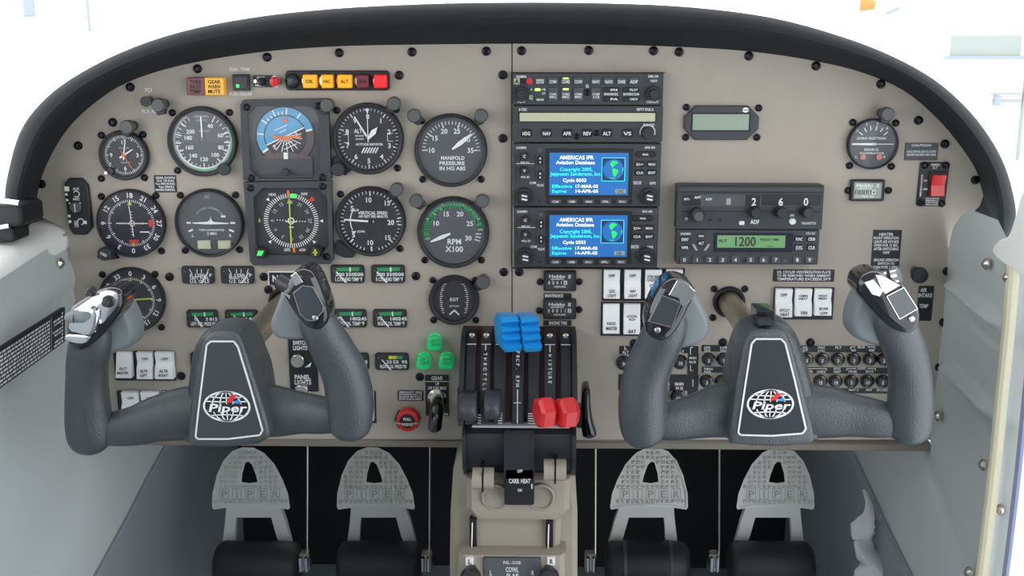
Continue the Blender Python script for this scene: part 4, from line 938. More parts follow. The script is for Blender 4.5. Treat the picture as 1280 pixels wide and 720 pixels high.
# ================================================================== HOUR METERS
def hobbs(x0, y0, x1, y1, label, digits, pale=False):
    t = at('hour_meter', label, 'hour meter', (x0+x1)/2, (y0+y1)/2, group='hour meters'); fx = lambda a: x0+(x1-x0)*a; fy = lambda a: y0+(y1-y0)*a
    MB().prism(rrect(R(x0, y0, x1, y1, 0.006), 0.0015), 0, 0.006, 0.001, holes=None).build('bezel', 'bezel', t)
    MB().box(R(fx(.1), fy(.14), fx(.9), fy(.86), 0.0062), 0.006, 0.0062).build('dial_face', 'face' if not pale else 'lcd_grey', t)
    w = 0.0065; b = MB(); b.t('Hobbs', fx(.16), fy(.18), fx(.66), fy(.33), w); b.t('II', fx(.75), fy(.18), fx(.84), fy(.36), w); b.t('QUARTZ', fx(.22), fy(.36), fx(.62), fy(.44), w); b.t('HOURS', fx(.32), fy(.73), fx(.68), fy(.82), w); b.build('lettering', 'print', t, smooth=False)
    for i, ch in enumerate(digits):
        a = .12+.125*i; k = MB().box(R(fx(a), fy(.48), fx(a+.1), fy(.68), w), 0.0062, w).build('counter_wheel', 'black' if i < len(digits)-1 else 'white', t)
        MB().t(ch, fx(a+.02), fy(.5), fx(a+.08), fy(.66), w+.0003).build('lettering', 'print' if i < len(digits)-1 else 'black', k, smooth=False)
    MB().box(R(fx(.06), fy(.08), fx(.94), fy(.92), 0.0069), 0.0068, 0.0069).build('cover_glass', 'glass', t)
hobbs(679.5, 339, 720.3, 364, 'upper black hour meter beside the radio stack, above the placard strip', '00016')
hobbs(679, 374, 720.3, 399, 'black hour meter just above the red and blue engine levers', '000115')
hobbs(1064, 224.8, 1106, 251.5, 'hour meter with pale window below the suction gauge', '11154', True)
# ================================================================== PLACARDS
def placard(x0, y0, x1, y1, lines, label, m='placard', tm='print', pad=.06, r=0.0008):
    t = at('placard', label, 'placard', (x0+x1)/2, (y0+y1)/2); MB().prism(rrect(R(x0, y0, x1, y1, 0.0008), r, 2), 0, 0.0008).build('plate', m, t, smooth=False)
    if lines:
        b = MB(); W_, H_ = x1-x0, y1-y0; n = len(lines); hh = H_*(1-2*pad)/n
        for i, l in enumerate(lines):
            if not l: continue
            tx, a0, a1 = (l, pad, 1-pad) if isinstance(l, str) else l
            b.t(tx, x0+W_*a0, y0+H_*pad+hh*(i+.12), x0+W_*a1, y0+H_*pad+hh*(i+.85), 0.0011)
        b.build('lettering', tm, t, smooth=False)
    return t
placard(192.8, 219, 220.3, 240.5, ['GEAR DOWN', ('VLO 150 KIAS', .1, .9), 'Vmc MIN 88 KIAS', ('Vyse SINGLE', .2, .9), 'MANEUVERING'], 'small black speed limits placard below the clock')
t = placard(335.5, 340, 381, 356.3, [('N39', .1, .5)], 'black registration placard half hidden behind the control wheel', pad=.16)
b = MB(); b.box(R(335.2, 339.2, 381, 340.6, .0012), 0, .0012); b.box(R(335.2, 339.2, 336.3, 356.3, .0012), 0, .0012); b.build('border', 'white', t)
placard(496.7, 488, 529.5, 501.3, ['EMERGENCY GEAR', 'EXTENSION PULL TO', 'RELEASE SEE P.O.H.', 'BEFORE RE-ENGAGEMENT'], 'small black emergency extension placard above the red pull knob', r=0.002)
placard(679.6, 366.6, 714.3, 372.8, [('MAINTENANCE', .04, .7)], 'narrow black strip placard between the two hour meters')
placard(679, 400.6, 714.3, 407, [('ENGINE TIME', .2, .85)], 'narrow black strip placard below the lower hour meter')
placard(966.5, 337, 1043, 352, ['OIL COOLER WINTERIZATION PLATE', 'TO BE REMOVED WHEN AMBIENT', 'TEMPERATURE EXCEEDS 50°F'], 'black oil cooler placard above three white rocker switches')
placard(1131, 178.5, 1172.6, 200.5, [('CAUTION', .2, .8), None, 'AVOID STRONG LIGHT IN COCKPIT', 'ASSURE PLACARDS ARE CLEAR', None], 'grey-green caution placard beside the suction gauge', m='face_grey')
placard(1090, 287.5, 1125.5, 339.5, [('HEATER', .25, .75), 'FLIGHT OPERATION', 'LEAVE AIR INTAKE', 'OPEN FOR 15 SEC.', 'AFTER SWITCHING', ('OFF', .38, .62), None, 'GROUND OPERATION', ('SWITCH TO', .2, .8), 'FAN FOR 2 MIN.'], 'tall black heater placard above the control wheel grip')
placard(1147, 357.5, 1166, 401, [('AIR', .2, .6), 'INTAKE', None, ('TEMP', .1, .7), None, None], 'tall black air intake temp placard below the round pull knob', pad=.04)
placard(202, 488, 221.5, 496.3, ['POWER', ('BOOST', .3, .8)], 'tiny black power placard beside the grey rocker switches')

# ================================================================== ANNUNCIATOR LAMPS
u_ = 0
t = at('annunciator_bar', 'row of six amber and red warning lamps in a black bar', 'warning lights', 422, 101)
MB().prism(rrect(R(357, 88.3, 487, 113, 0.004), 0.004), 0, 0.004, 0.001).build('bar', 'bezel', t)
for x, mt, hw, tx in ((366.7, 'lamp_dark', 0, None), (386.7, 'lamp_amber', 8.5, 'OIL'), (408.5, 'lamp_amber', 7, 'VAC'), (430.5, 'lamp_amber', 8.8, 'ALT'), (452.8, 'lamp_maroon', 7.5, 'GEAR'), (475, 'lamp_red', 7.8, None)):
    s = sc(x, 101); u, v = p(x, 101)
    lp = MB().lathe(u, v, [(9.3*s, 0.004), (9.3*s, 0.0055), (8.3*s, 0.0065), (7.8*s, 0.005)], 26).build('lamp_ring', 'chrome' if hw else 'knob', t)
    if hw: MB().prism(rrect(R(x-hw, 101.8-8.3, x+hw, 101.8+8.3, 0.014), 0.0012), 0.004, 0.014, 0.001).build('lens', mt, lp)
    else: MB().lathe(u, v, [(8*s, 0.004), (7*s, 0.008), (4*s, 0.0105), (0.0002, 0.011)], 22).build('lens', mt, lp)
    if tx: MB().t(tx, x-5, 99.5, x+5, 104, 0.0143).build('lettering', 'black', lp, smooth=False)
for x0, x1, mt, tx, lab in ((233, 255.3, 'lamp_mauve', ['TURB', 'INLET', 'TEMP'], 'dark mauve square warning lamp left of the yellow one'), (255.8, 279.5, 'lamp_yellow', ['GEAR', 'WARN', 'MUTE'], 'yellow square lamp lettered gear warn mute')):
    t = at('warning_lamp', lab, 'warning light', (x0+x1)/2, 108, group='square warning lamps'); MB().prism(rrect(R(x0, 97, x1, 119, 0.011), 0.0008, 2), 0, 0.011, 0.0008).build('lens', mt, t)
    b = MB()
    for i, l in enumerate(tx): b.t(l, x0+4, 100+6*i, x1-4, 104.5+6*i, 0.0113)
    b.build('lettering', 'black', t, smooth=False)
t = at('trim_button', 'square black elevator trim button with small green light', 'button', 301, 103)
MB().prism(rrect(R(290.5, 93, 311, 113.5, 0.006), 0.001), 0, 0.006, 0.0008).build('body', 'radio', t); MB().box(R(292.5, 95, 309, 111.5, 0.0075), 0.006, 0.0075, 0.0008).build('push_face', 'frame', t); MB().box(R(295, 105.5, 299, 109.5, 0.0079), 0.0075, 0.0079).build('indicator_light', 'led_green', t)
t = at('test_switch', 'tiny toggle switch on a black plate beside a red lamp', 'switch', 329, 102)
MB().prism(rrect(R(316.3, 94.2, 343, 109, 0.002), 0.002), 0, 0.002, 0.0004).build('plate', 'placard', t); MB().t('DAY', 321, 95.5, 331, 98.3, 0.0024).build('lettering', 'print', t); MB().t('NIGHT', 319, 105, 331, 108, 0.0024).build('lettering', 'print', t)
u, v = p(328, 102); MB().lathe(u, v, [(0.0045, 0.002), (0.0045, 0.004), (0.003, 0.0045), (0.003, 0.007)], 14).build('nut', 'screw', t); MB().tube([(u, v, 0.006), (u-0.004, v+0.001, 0.016)], [0.0013, 0.002], 10).build('toggle', 'steel', t)
t = at('press_lamp', 'round dark red press-to-test lamp beside the tiny toggle', 'warning light', 343, 102); u, v = p(343, 102, 0.01); s = sc(343, 102)
MB().lathe(u, v, [(7.5*s, 0), (7.5*s, 0.005), (6.8*s, 0.006)], 20).build('lamp_ring', 'chrome', t); MB().lathe(u, v, [(6.4*s, 0.005), (6.4*s, 0.01), (5*s, 0.013), (0.0002, 0.0145)], 20).build('lens', 'lever_red', t)
t = at('flight_director_adjuster', 'tiny black adjusting knob lettered FD above the clock', 'knob', 184, 126)
u, v = p(187, 125); MB().lathe(u, v, [(0.0052, 0), (0.0052, 0.005), (0.0046, 0.006)], 16).build('nut', 'steel', t)
MB().tube([(*p(187, 125, 0.004), 0.004), (*p(182, 127, 0.022), 0.022)], [0.0042, 0.0058], 16).build('knob', 'knob', t)

# gear lights, lever, emergency knob
for x, y, lab, tx in ((544, 425.5, 'top green landing gear lamp of the three', ['NOSE', 'GEAR']), (530.5, 449, 'green landing gear lamp lettered left', ['LEFT', 'GEAR']), (558.5, 449, 'green landing gear lamp lettered right, beside the lever quadrant', ['RIGHT', 'GEAR'])):
    t = at('gear_lamp', lab, 'indicator light', x, y, group='green landing gear lamps'); s = sc(x, y); u, v = p(x, y)
    MB().lathe(u, v+1.2*s, [(9.3*s, 0), (9.3*s, 0.003), (8.3*s, 0.0036)], 22).build('lamp_ring', 'lamp_green', t)
    MB().prism(smooth_loop([(u-8*s, v-8.5*s), (u+8*s, v-8.5*s), (u+8.6*s, v+2*s), (u+4*s, v+8*s), (u-4*s, v+8*s), (u-8.6*s, v+2*s)], 3), 0.002, 0.014, 0.0025, 3).build('lens', 'lamp_green', t)
    b = MB(); b.t(tx[0], x-5.5, y-2, x+5.5, y+1.8, 0.0144); b.t(tx[1], x-5.5, y+3, x+5.5, y+6.8, 0.0144); b.build('lettering', 'green', t, smooth=False)
t = at('gear_lever', 'landing gear lever with black drop-shaped handle on a black plate', 'lever', 546.5, 497)
MB().prism(rrect(R(531.8, 469, 561, 520, 0.0015), 0.001, 2), 0, 0.0015).build('plate', 'placard', t)
b = MB(); b.t('GEAR', 539, 470.3, 553.5, 475, 0.0018); b.line(p(532, 476.3), p(561, 476.3), 0.0007, 0.0018); b.t('UP', 544, 478, 549, 481.5, 0.0018); b.t('109 KIAS MAX', 534.5, 483, 558, 487, 0.0018); b.t('DN', 553, 516, 560, 519.3, 0.0018); b.build('lettering', 'print', t, smooth=False)
s = sc(546.5, 497); u, v = p(546.5, 497); MB().lathe(u, v, [(12*s, 0.0015), (12*s, 0.003), (11*s, 0.004), (8*s, 0.0055), (5.5*s, 0.0055)], 26).build('collar', 'steel', t)
MB().lathe(u, v, [(5.5*s, 0.0055), (5.5*s, 0.010), (4*s, 0.011), (0.0002, 0.011)], 18).build('shaft', 'shaft', t)
pth = smooth_path([(*p(546.5, 497, 0.01), 0.008), (*p(547, 502, 0.02), 0.02), (*p(546, 512, 0.03), 0.03), (*p(544.5, 525, 0.034), 0.034), (*p(543.5, 534, 0.035), 0.035), (*p(543.3, 538.5, 0.034), 0.034)], 4)
k = len(pth); MB().tube(pth, [0.0035+0.0045*min(1, i/(k*0.35))-(0.006*max(0, (i-(k-5))/4)**2 if i > k-5 else 0) for i in range(k)], 14).build('handle', 'gloss_black', t)
t = at('emergency_knob', 'red emergency gear release knob with wire guard', 'knob', 509, 526.5); s = sc(509, 526); u, v = p(509.5, 524)
MB().prism([p(493, 525), p(497, 514), p(505, 509), p(517, 511), p(524, 516), p(526.5, 524), p(522, 534), p(510, 538), p(498, 535)], 0, 0.002, 0.0006).build('base_plate', 'black', t)
MB().lathe(u, v, [(7*s, 0), (7*s, 0.012)], 18).build('stem', 'steel', t)
u, v = p(509, 527, 0.026); MB().lathe(u, v, [(9*s, 0.008), (13.5*s, 0.011), (14.2*s, 0.018), (13.6*s, 0.024), (10*s, 0.026), (9.3*s, 0.0245), (0.0002, 0.0245)], 30).build('knob', 'red', t)
MB().flat(circ(u, v, 9.3*s, 26), 0.0248).build('knob_face', 'black', t); b = MB(); b.text('PULL', u, v+2.6*s, 0.0251, 3.4*s, 10*s); b.text('RELEASE', u, v-4*s, 0.0251, 3.4*s, 13*s); b.build('lettering', 'print', t)
MB().tube([(*p(493, 526, .01), .004), (*p(495, 529, .027), .027), (*p(509, 530.5, .0285), .0285), (*p(523, 529, .027), .027), (*p(526, 524, .01), .004)], 0.0008, 6).build('wire_guard', 'steel', t)

# ================================================================== ROCKER SWITCHES
def rocker(t, x0, y0, x1, y1, lines, dark=False, m='rocker', flip=False, base=0.0015):
    r = R(x0, y0, x1, y1, 0.011); u0, v0, u1, v1 = r; H = v1-v0; b = base
    prof = [(v0, b), (v0, b+.0095), (v0+.02*H, b+.0105), (v0+.40*H, b+.0085), (v0+.60*H, b+.0045), (v1-.02*H, b+.0065), (v1, b+.0055), (v1, b)]
    if flip: prof = [(v0, b), (v0, b+.012), (v0+.03*H, b+.0125), (v1-.02*H, b+.004), (v1, b+.003), (v1, b)]
    k = MB().extr_u(prof[::-1], u0, u1).build('rocker', m, t, smooth=False)
    tab = [(a, d) for a, d in prof[1:-1]]; wf = lambda V: lerp_tab(tab, V)+0.0004
    bb = MB(); 
    for tx, a0, c0, a1, c1 in lines: bb.t(tx, x0+(x1-x0)*a0, y0+(y1-y0)*c0, x0+(x1-x0)*a1, y0+(y1-y0)*c1, 0.011, wf=wf)
    if lines: bb.build('lettering', 'black', k, smooth=False)
def bank(label, plates, rockers, cx, cy):
    t = at('switch_bank', label, 'switches', cx, cy, group='banks of white rocker switches')
    for r4 in plates: MB().prism(rrect(R(*r4, 0.002), 0.0008, 2), 0, 0.002, 0.0005).build('plate', 'bezel', t)
    for a in rockers: rocker(t, *a)
    return t
OFF = ('OFF', .3, .16, .7, .27)
bank('six-place bank of white rocker switches below the navigation radios', [(752.5, 335.3, 855.5, 376.2), (751, 377.8, 834, 420)],
     [(755, 338, 775, 373.5, [OFF, ('LDG', .32, .68, .68, .78), ('LIGHT', .22, .83, .78, .93)]), (781, 338, 801.3, 373.5, [OFF, ('NAV', .32, .68, .68, .78), ('LIGHT', .22, .83, .78, .93)]),
      (807, 338, 827.3, 373.5, [('STROBE', .14, .2, .84, .3), ('LIGHTS', .14, .32, .84, .42), ('OFF', .25, .5, .7, .62), ('FIN', .38, .66, .7, .76), ('STROBE', .14, .8, .84, .9)]), (833, 338, 853.5, 373.5, [OFF]),
      (754, 381.5, 774.5, 416.5, [('RADIO', .22, .6, .78, .7), ('MASTER', .16, .76, .84, .87)], False, 'rocker', True), (780, 381.5, 800.5, 418, [('ROTATING', .2, .38, .82, .45), ('BCN', .32, .47, .7, .54), ('BAT', .26, .84, .74, .95)]), (808, 381.5, 828, 418, [])], 803, 376)
bank('row of three white rocker switches for pitot heat, fan and blower', [(967, 359.3, 1042.3, 399.5)],
     [(970.5, 362.3, 991, 396.8, [OFF, ('PITOT', .2, .7, .8, .8), ('HEAT', .22, .84, .78, .94)]), (994.5, 362.3, 1015.5, 395.5, [('CABIN', .24, .22, .78, .3), ('HEAT', .24, .33, .78, .41), ('FAN', .3, .8, .7, .92)]), (1019, 362.3, 1040, 394.7, [('HIGH', .24, .22, .78, .3), ('MED', .24, .33, .78, .41), ('BLWR', .24, .68, .78, .78), ('LOW', .28, .84, .74, .94)])], 1005, 380)
bank('white rocker switches for battery master and two alternators', [(142.5, 440, 166.5, 475.8), (167.2, 439, 218.8, 476)],
     [(144.5, 442, 163.8, 472, [('BATT', .25, .58, .75, .68), ('MASTER', .14, .74, .86, .84)], False, 'rocker', True), (170, 442, 189.5, 474, [('OFF', .3, .2, .7, .3), ('ALTR', .26, .64, .74, .74), ('LEFT', .26, .8, .74, .9)]), (193, 442, 215.5, 474, [('OFF', .3, .2, .7, .3), ('ALTR', .26, .64, .74, .74), ('RIGHT', .22, .8, .78, .9)])], 181, 458)
bank('pair of grey rocker switches behind the left control wheel spoke', [(147, 489, 199.8, 525)],
     [(151, 491.5, 172, 522, [('OFF', .3, .2, .7, .3)]), (175, 491.5, 196.5, 522, [('OFF', .3, .2, .7, .3)])], 173, 507)
bank('single white rocker switch beside the left control wheel grip', [(440, 489, 470, 529)], [(446, 492, 466.5, 526, [])], 455, 509)

# light dimmer placard with two knobs behind the left yoke
t = at('lighting_control', 'black switch lights and panel lights plate with two round knobs', 'dimmer', 379, 456)
MB().prism(rrect(R(361.5, 424, 397, 489.5, 0.0015), 0.001), 0, 0.0015).build('plate', 'placard', t)
b = MB(); b.t('SWITCH', 366, 426, 384, 431, 0.0018); b.t('LIGHTS', 366, 432.5, 384, 437.5, 0.0018); b.t('PANEL', 368, 468.5, 388, 474, 0.0018); b.t('LIGHTS', 368, 475, 389, 480.5, 0.0018); b.flat([p(381, 459), p(390, 452), p(388, 458)], 0.0018); b.ring(*p(378, 489), 0.008, 0.0092, 0.0018, -60, 100); b.build('lettering', 'print', t, smooth=False)
for x, y in ((371.5, 452), (377, 490)):
    u, v = p(x, y, 0.012); MB().lathe(u, v, [(0.0078, 0.0015), (0.0078, 0.011), (0.0068, 0.012), (0.0002, 0.012)], 22).build('knob', 'steel', t)
# octagonal selector plate far left
t = at('microphone_panel', 'narrow vertical black plate with grey knob beside the course indicator', 'selector', 97, 258)
pts = q([(85, 223), (101, 223), (109, 232), (114.5, 284), (107, 293.5), (92, 293.5), (86, 286), (79.5, 232)], 0.006); MB().prism(pts, 0, 0.006, 0.0012).build('plate', 'black', t)
u, v = p(94.5, 259.5, 0.008); MB().lathe(u, v, [(0.0062, 0.006), (0.0062, 0.009), (0.0054, 0.0098), (0.0002, 0.0098)], 20).build('knob', 'knob_cap', t); MB().line((u, v-.0045), (u, v+.0045), .001, .0101).build('knob_mark', 'print', t)
b = MB(); b.t('AUX', 91, 234.5, 99, 237.5, 0.0063); b.t('MIC', 91, 247.5, 100, 250.5, 0.0063); b.ring(*p(95.5, 242.5, .006), .0028, .0038, .0063, -60, 230); b.ring(*p(101, 277, .006), .0028, .0038, .0063, -100, 170); b.t('PHN', 93, 276, 98, 284, 0.0063)
for x, y, h in ((83.5, 236, 3), (83, 243, 1.4), (84, 250, 1.4), (87, 254, 1), (100, 254, 1), (86.5, 270, 1.6), (87.5, 277, 1.6), (106.5, 278, 2)): b.box(R(x-h, y-h, x+h, y+h, .006), .006, .0063)
b.build('lettering', 'print', t, smooth=False)
# red guarded switch plate far right
t = at('locator_switch', 'red rocker switch on a black screw-mounted plate at the far right', 'switch', 1169, 230)
pts = q([(1152.5, 203), (1185.5, 203), (1187.5, 205), (1181.5, 256), (1179.5, 258), (1147.5, 257.5), (1146, 255), (1151, 205)], 0.003); MB().prism(pts, 0, 0.003, 0.0008).build('plate', 'placard', t)
MB().prism(rrect(R(1161.5, 215, 1183.5, 245, .006), .001), .003, .005, .0005).build('switch_frame', 'black', t); MB().extr_u([(p(1172, 243.5)[1], .004), (p(1172, 243.5)[1], .010), (p(1172, 231)[1], .0075), (p(1172, 217.5)[1], .012), (p(1172, 217.5)[1], .004)][::-1], p(1164.5, 231, .008)[0], p(1181, 231, .008)[0]).build('rocker', 'lever_red', t, smooth=False)
b = MB(); b.t('EMER', 1164, 204.5, 1175, 207.3, .0033); b.t('ELT', 1166, 208.3, 1172, 211, .0033); b.t('ON', 1155, 224.5, 1159, 227, .0033); b.t('ARM', 1154, 235, 1159.5, 237.5, .0033)
for i in range(4): b.t(('FOR AVIATION', 'EMERGENCY', 'USE ONLY UNAUTHORIZED', 'OPERATION PROHIBITED')[i], 1157, 247+2.6*i, 1174, 248.9+2.6*i, .0033)
b.text('EMERGENCY LOCATOR', *p(1151.5, 232, .003), .0033, .0018, .024, rot=pi/2); b.build('lettering', 'print', t, smooth=False)
for x, y in ((1156, 206.5), (1182.5, 206.5), (1150.5, 253.5), (1177, 254.5)): screw(x, y, SM, t, .003)
# round pull knob right
t = at('air_knob', 'round black pull knob on a short shaft above the air intake placard', 'knob', 1144, 339); MB().tube([(*p(1144, 339), 0), (*p(1150, 344.5, .03), .03)], .0055, 14).build('shaft', 'knob', t)
u, v = p(1151, 345, .036); s = sc(1151, 345, .036); MB().lathe(u, v, [(6*s, .026), (9.5*s, .028), (10.4*s, .032), (9.5*s, .036), (4*s, .0375), (0.0002, .0375)], 24).build('knob', 'rubber', t)

# ================================================================== CIRCUIT BREAKERS
t = at('breaker_placard', 'black label plate around the circuit breakers behind the right control wheel', 'placard', 960, 465)
def bar(x0, y0, x1, y1): MB().prism(rrect(R(x0, y0, x1, y1, .0006), .001, 2), 0, .0006).build('label_strip', 'placard', t, smooth=False)
bar(877, 432, 1113, 440); bar(877, 459, 1113, 466.5); bar(990, 485.5, 1113, 491.5); bar(774, 432.5, 791, 443); bar(844, 432.5, 873, 441.5); bar(859.5, 441.5, 873, 468); bar(773, 468, 873, 488.5); bar(859.5, 488.5, 873, 497)
b = MB(); w = .0009
for x0, y0, x1, y1, tx in ((780, 433, 784, 437, 'L'), (778, 438.5, 786, 442.3, 'ALT'), (849, 433.5, 852, 437, 'R'), (847, 438, 855, 441.8, 'ALT'), (861.5, 446, 870.5, 449, 'MAIN'), (861.5, 451, 870, 454, 'BUS'), (843.5, 478, 854.5, 482, 'MAIN'), (844.5, 483.5, 854, 487.5, 'BUS'), (829, 478, 837, 482, 'BUS'), (829, 483.5, 837, 487.5, 'TIE'),
    (880, 432.8, 888, 435.8, 'LDG'), (880, 436.6, 888, 439.6, 'GEAR'), (900, 432.8, 909, 435.8, 'LOW'), (900, 436.6, 909, 439.6, 'VAC'), (880, 459.8, 891, 462.6, 'TURN &'), (880, 463.4, 889, 466, 'BANK'), (1003, 433, 1010, 436, 'OIL'), (1003, 436.8, 1010, 439.6, 'BT'), (1022, 433, 1031.5, 436, 'START'), (1022, 436.8, 1031.5, 439.6, '& ACC'), (1044, 433, 1052, 436, 'FLT'), (1072, 432.5, 1081, 435.3, 'BUS'), (1064, 436.2, 1070, 439.4, 'NO'), (1086, 436.2, 1093, 439.4, 'WARN'),
    (1005, 463, 1016, 466, 'INSTR'), (1021, 463, 1032, 466, 'LANDG'), (1042, 459.6, 1051, 462.4, 'PITOT'), (1042, 463.2, 1051, 466, 'HEAT'), (1072, 459.4, 1082, 462, 'LIGHTS'), (1060, 463, 1071, 466, 'STROBE'), (1082, 463, 1092, 466, 'RECOG'), (1061, 486, 1073, 488.5, 'NAV 2'), (1082, 486, 1090, 488.5, 'ADF'), (1096, 486, 1111, 489, 'ENCODER')): b.t(tx, x0, y0, x1, y1, w)
for L_ in (((866, 434), (863, 434), (863, 443)), ((863, 456), (863, 463), (866, 463)), ((1063, 436), (1063, 433.5), (1069, 433.5)), ((1084, 433.5), (1093, 433.5), (1093, 436)), ((1004, 460.5), (1033, 460.5), (1033, 462.5)), ((1058, 463), (1058, 460.5), (1070, 460.5)), ((1084, 460.5), (1094, 460.5), (1094, 463)), ((1108, 436), (1108, 433.5), (1112, 433.5)), ((866, 474), (866, 483))): b.poly([p(*x) for x in L_], .0008, w)
b.build('lettering', 'print', t, smooth=False)
def breaker(x, y, num, lab, r=8.5):
    t = at('circuit_breaker', lab, 'breaker', x, y, group='round black circuit breakers'); s = sc(x, y); u, v = p(x-1, y-1)
    MB().lathe(u, v, [(r*s, 0), (r*s, .003), (r*s*.92, .004), (r*s*.7, .0045)], 20).build('collar', 'gloss_black', t)
    u2, v2 = p(x, y+1, .013); k = MB().lathe(u2, v2, [(r*s*.66, .003), (r*s*.66, .0115), (r*s*.56, .0125), (.0002, .0125)], 20).build('button', 'knob', t)
    MB().text(num, u2, v2-.6*s, .0128, 4.4*s, 2.6*s*len(num)).build('lettering', 'print', k, smooth=False)
for x, n, l in ((886.4, '5', 'LDG GEAR'), (905, '5', 'LOW VAC'), (1008.8, '3', 'OIL BT'), (1028.5, '5', 'START & ACC'), (1048, '3', 'FLT'), (1068, '3', 'NO'), (1088, '3', 'WARN'), (1105.5, '2', None)): breaker(x, 449.5, n, 'black circuit breaker in the upper row below the label '+l if l else 'black circuit breaker in the upper row half hidden by the right grip')
for x, n, l in ((883.7, '3', 'below the label TURN & BANK'), (903, '5', 'half hidden by the right hub'), (1025.8, '15', 'below the label LANDG'), (1045, '10', 'below the label PITOT HEAT'), (1064.7, '5', 'below the label STROBE'), (1084.7, '10', 'below the label RECOG'), (1104, '5', 'beside the right grip, above ENCODER')): breaker(x, 477, n, 'black circuit breaker in the lower row '+l)
breaker(780.5, 454, '70', 'round black breaker below the label L ALT', 9.5); breaker(850.7, 453, '70', 'round black breaker below the label R ALT', 9.5); breaker(848, 496.5, '60', 'round black breaker below the label main bus', 9.5); breaker(828, 496.5, '60', 'round black breaker beside the main bus breaker, hidden by the grip', 9.5)
# ================================================================== CONTROL WHEELS
def sweep(path, n=20, k=5):          # (px, py, w, half width in px, depth ratio)
    pts = smooth_path(path, k); P3 = []; rr = []
    for x, y, w, h, ra in pts: P3.append((*p(x, y, w), w)); s = sc(x, y, w); rr.append((max(h*s, .0004), max(h*s*ra, .0004)))
    return MB().tube(P3, rr, n)
def emblem(t, cx, cy, rx, ry, w):
    s = sc(cx, cy, w); u, v = p(cx, cy, w); rx *= s; ry *= s
    E = lambda a, fx=1, fy=1: (u+rx*fx*cos(a), v+ry*fy*sin(a))
    root = MB().flat([E(2*pi*k/40) for k in range(40)], w).build('emblem', 'gloss_black', t); m = MB(); N = 48
    for fx in (0.97, 0.62, 0.28): m.poly([E(2*pi*k/N, fx, 0.96) for k in range(N)], (0.0019 if fx > .9 else 0.0012), w+.0003, True)
    for yy in (-.62, -.3, .34, .64): xx = math.sqrt(1-yy*yy)*.96; m.poly([(u+rx*xx*(k/6-1)*1.0, v+ry*(yy*(1.0-.12*(1-(k/6-1)**2)))) for k in range(13)], 0.0011, w+.0003)
    m.line((u, v+ry*.96), (u, v-ry*.96), .001, w+.0003); m.build('globe_lines', 'white', root, smooth=False)
    m = MB(); m.box((u-rx*.84, v-ry*.36, u+rx*.86, v+ry*.16), w+.0003, w+.0005); m.build('name_band', 'gloss_black', root)
    m = MB(); m.text('Piper', u, v-ry*.08, w+.0008, ry*.52, rx*1.62, slant=.25); m.build('lettering', 'white', root, smooth=False)
    m = MB(); m.flat([(u-.02*rx, v+.25*ry), (u+.24*rx, v+.28*ry), (u+.46*rx, v+.75*ry), (u+.22*rx, v+.78*ry)], w+.0007); m.build('arrow', 'lever_red', root)
    m = MB(); m.flat([(u+.30*rx, v+.22*ry), (u+.62*rx, v+.2*ry), (u+.5*rx, v+.52*ry)], w+.0007); m.build('arrow', 'lever_blue', root)
def wheel(label, hole, hub_o, bez, plate, emb, grips, spokes, flares, WF):
    t = at('control_wheel', label, 'control wheel', hole[0], hole[1], 0.0, group='control wheels')
    # shaft from the panel collar to the hub
    u, v = p(*hole); s = sc(*hole)
    MB().lathe(u, v, [(20*s, 0), (20*s, .004), (18*s, .006), (16.5*s, .006), (15*s, .001)], 30).build('collar', 'black', t)
    MB().lathe(u, v, [(14.2*s, .0005), (14.2*s, WF-.05)], 30).build('shaft', 'shaft', t)
    MB().prism(smooth_loop(q(hub_o, WF-.045), 3), WF-.062, WF-.022, .010, 4).build('hub', 'yoke', t)
    MB().prism(smooth_loop(q(bez, WF), 2), WF-.05, WF+.002, .004, 3).build('hub_bezel', 'yoke', t)
    po = ccw(q(plate, WF+.003)); pl = MB().prism(po, WF, WF+.0032, .0006).build('face_plate', 'yoke_plate', t)
    MB().poly(inset(po, .0012), .0017, WF+.0036, True).build('chrome_border', 'yoke_trim', pl)
    emblem(t, *emb, WF+.0036)
    for i, g_ in enumerate(grips): sweep(g_, 22).build('grip', 'yoke', t)
    for g_ in spokes: sweep(g_, 20).build('spoke', 'yoke', t)
    for f_, w0, w1 in flares: MB().dome(smooth_loop(q(f_, (w0+w1)/2), 4), w0, w1).build('finger_rest', 'yoke_flare', t)
    return t
def module(t, out, w0, w1, screen=None, chrome=(), lens=None, extra=None):
    hd = MB().prism(smooth_loop(q(out, w1), 4), w0, w1, .007, 4).build('switch_module', 'gloss_black', t)
    for c_ in chrome: MB().prism(q(c_, w1+.001), w1-.004, w1+.0012, .0004).build('chrome_plate', 'chrome', hd)
    if screen:
        pts = ccw(q(screen, w1+.002)); MB().prism(pts, w1-.003, w1+.0022, .0006).build('timer_window', 'gloss_screen', hd); MB().poly(inset(pts, .0006), .0007, w1+.0026, True).build('window_rim', 'chrome', hd)
    if lens: u, v = p(*lens, w1+.002); MB().lathe(u, v, [(.0028, w1), (.0028, w1+.0018), (.002, w1+.0026), (.0002, w1+.0028)], 16).build('button', 'chrome', hd)
    return hd
WF = .222
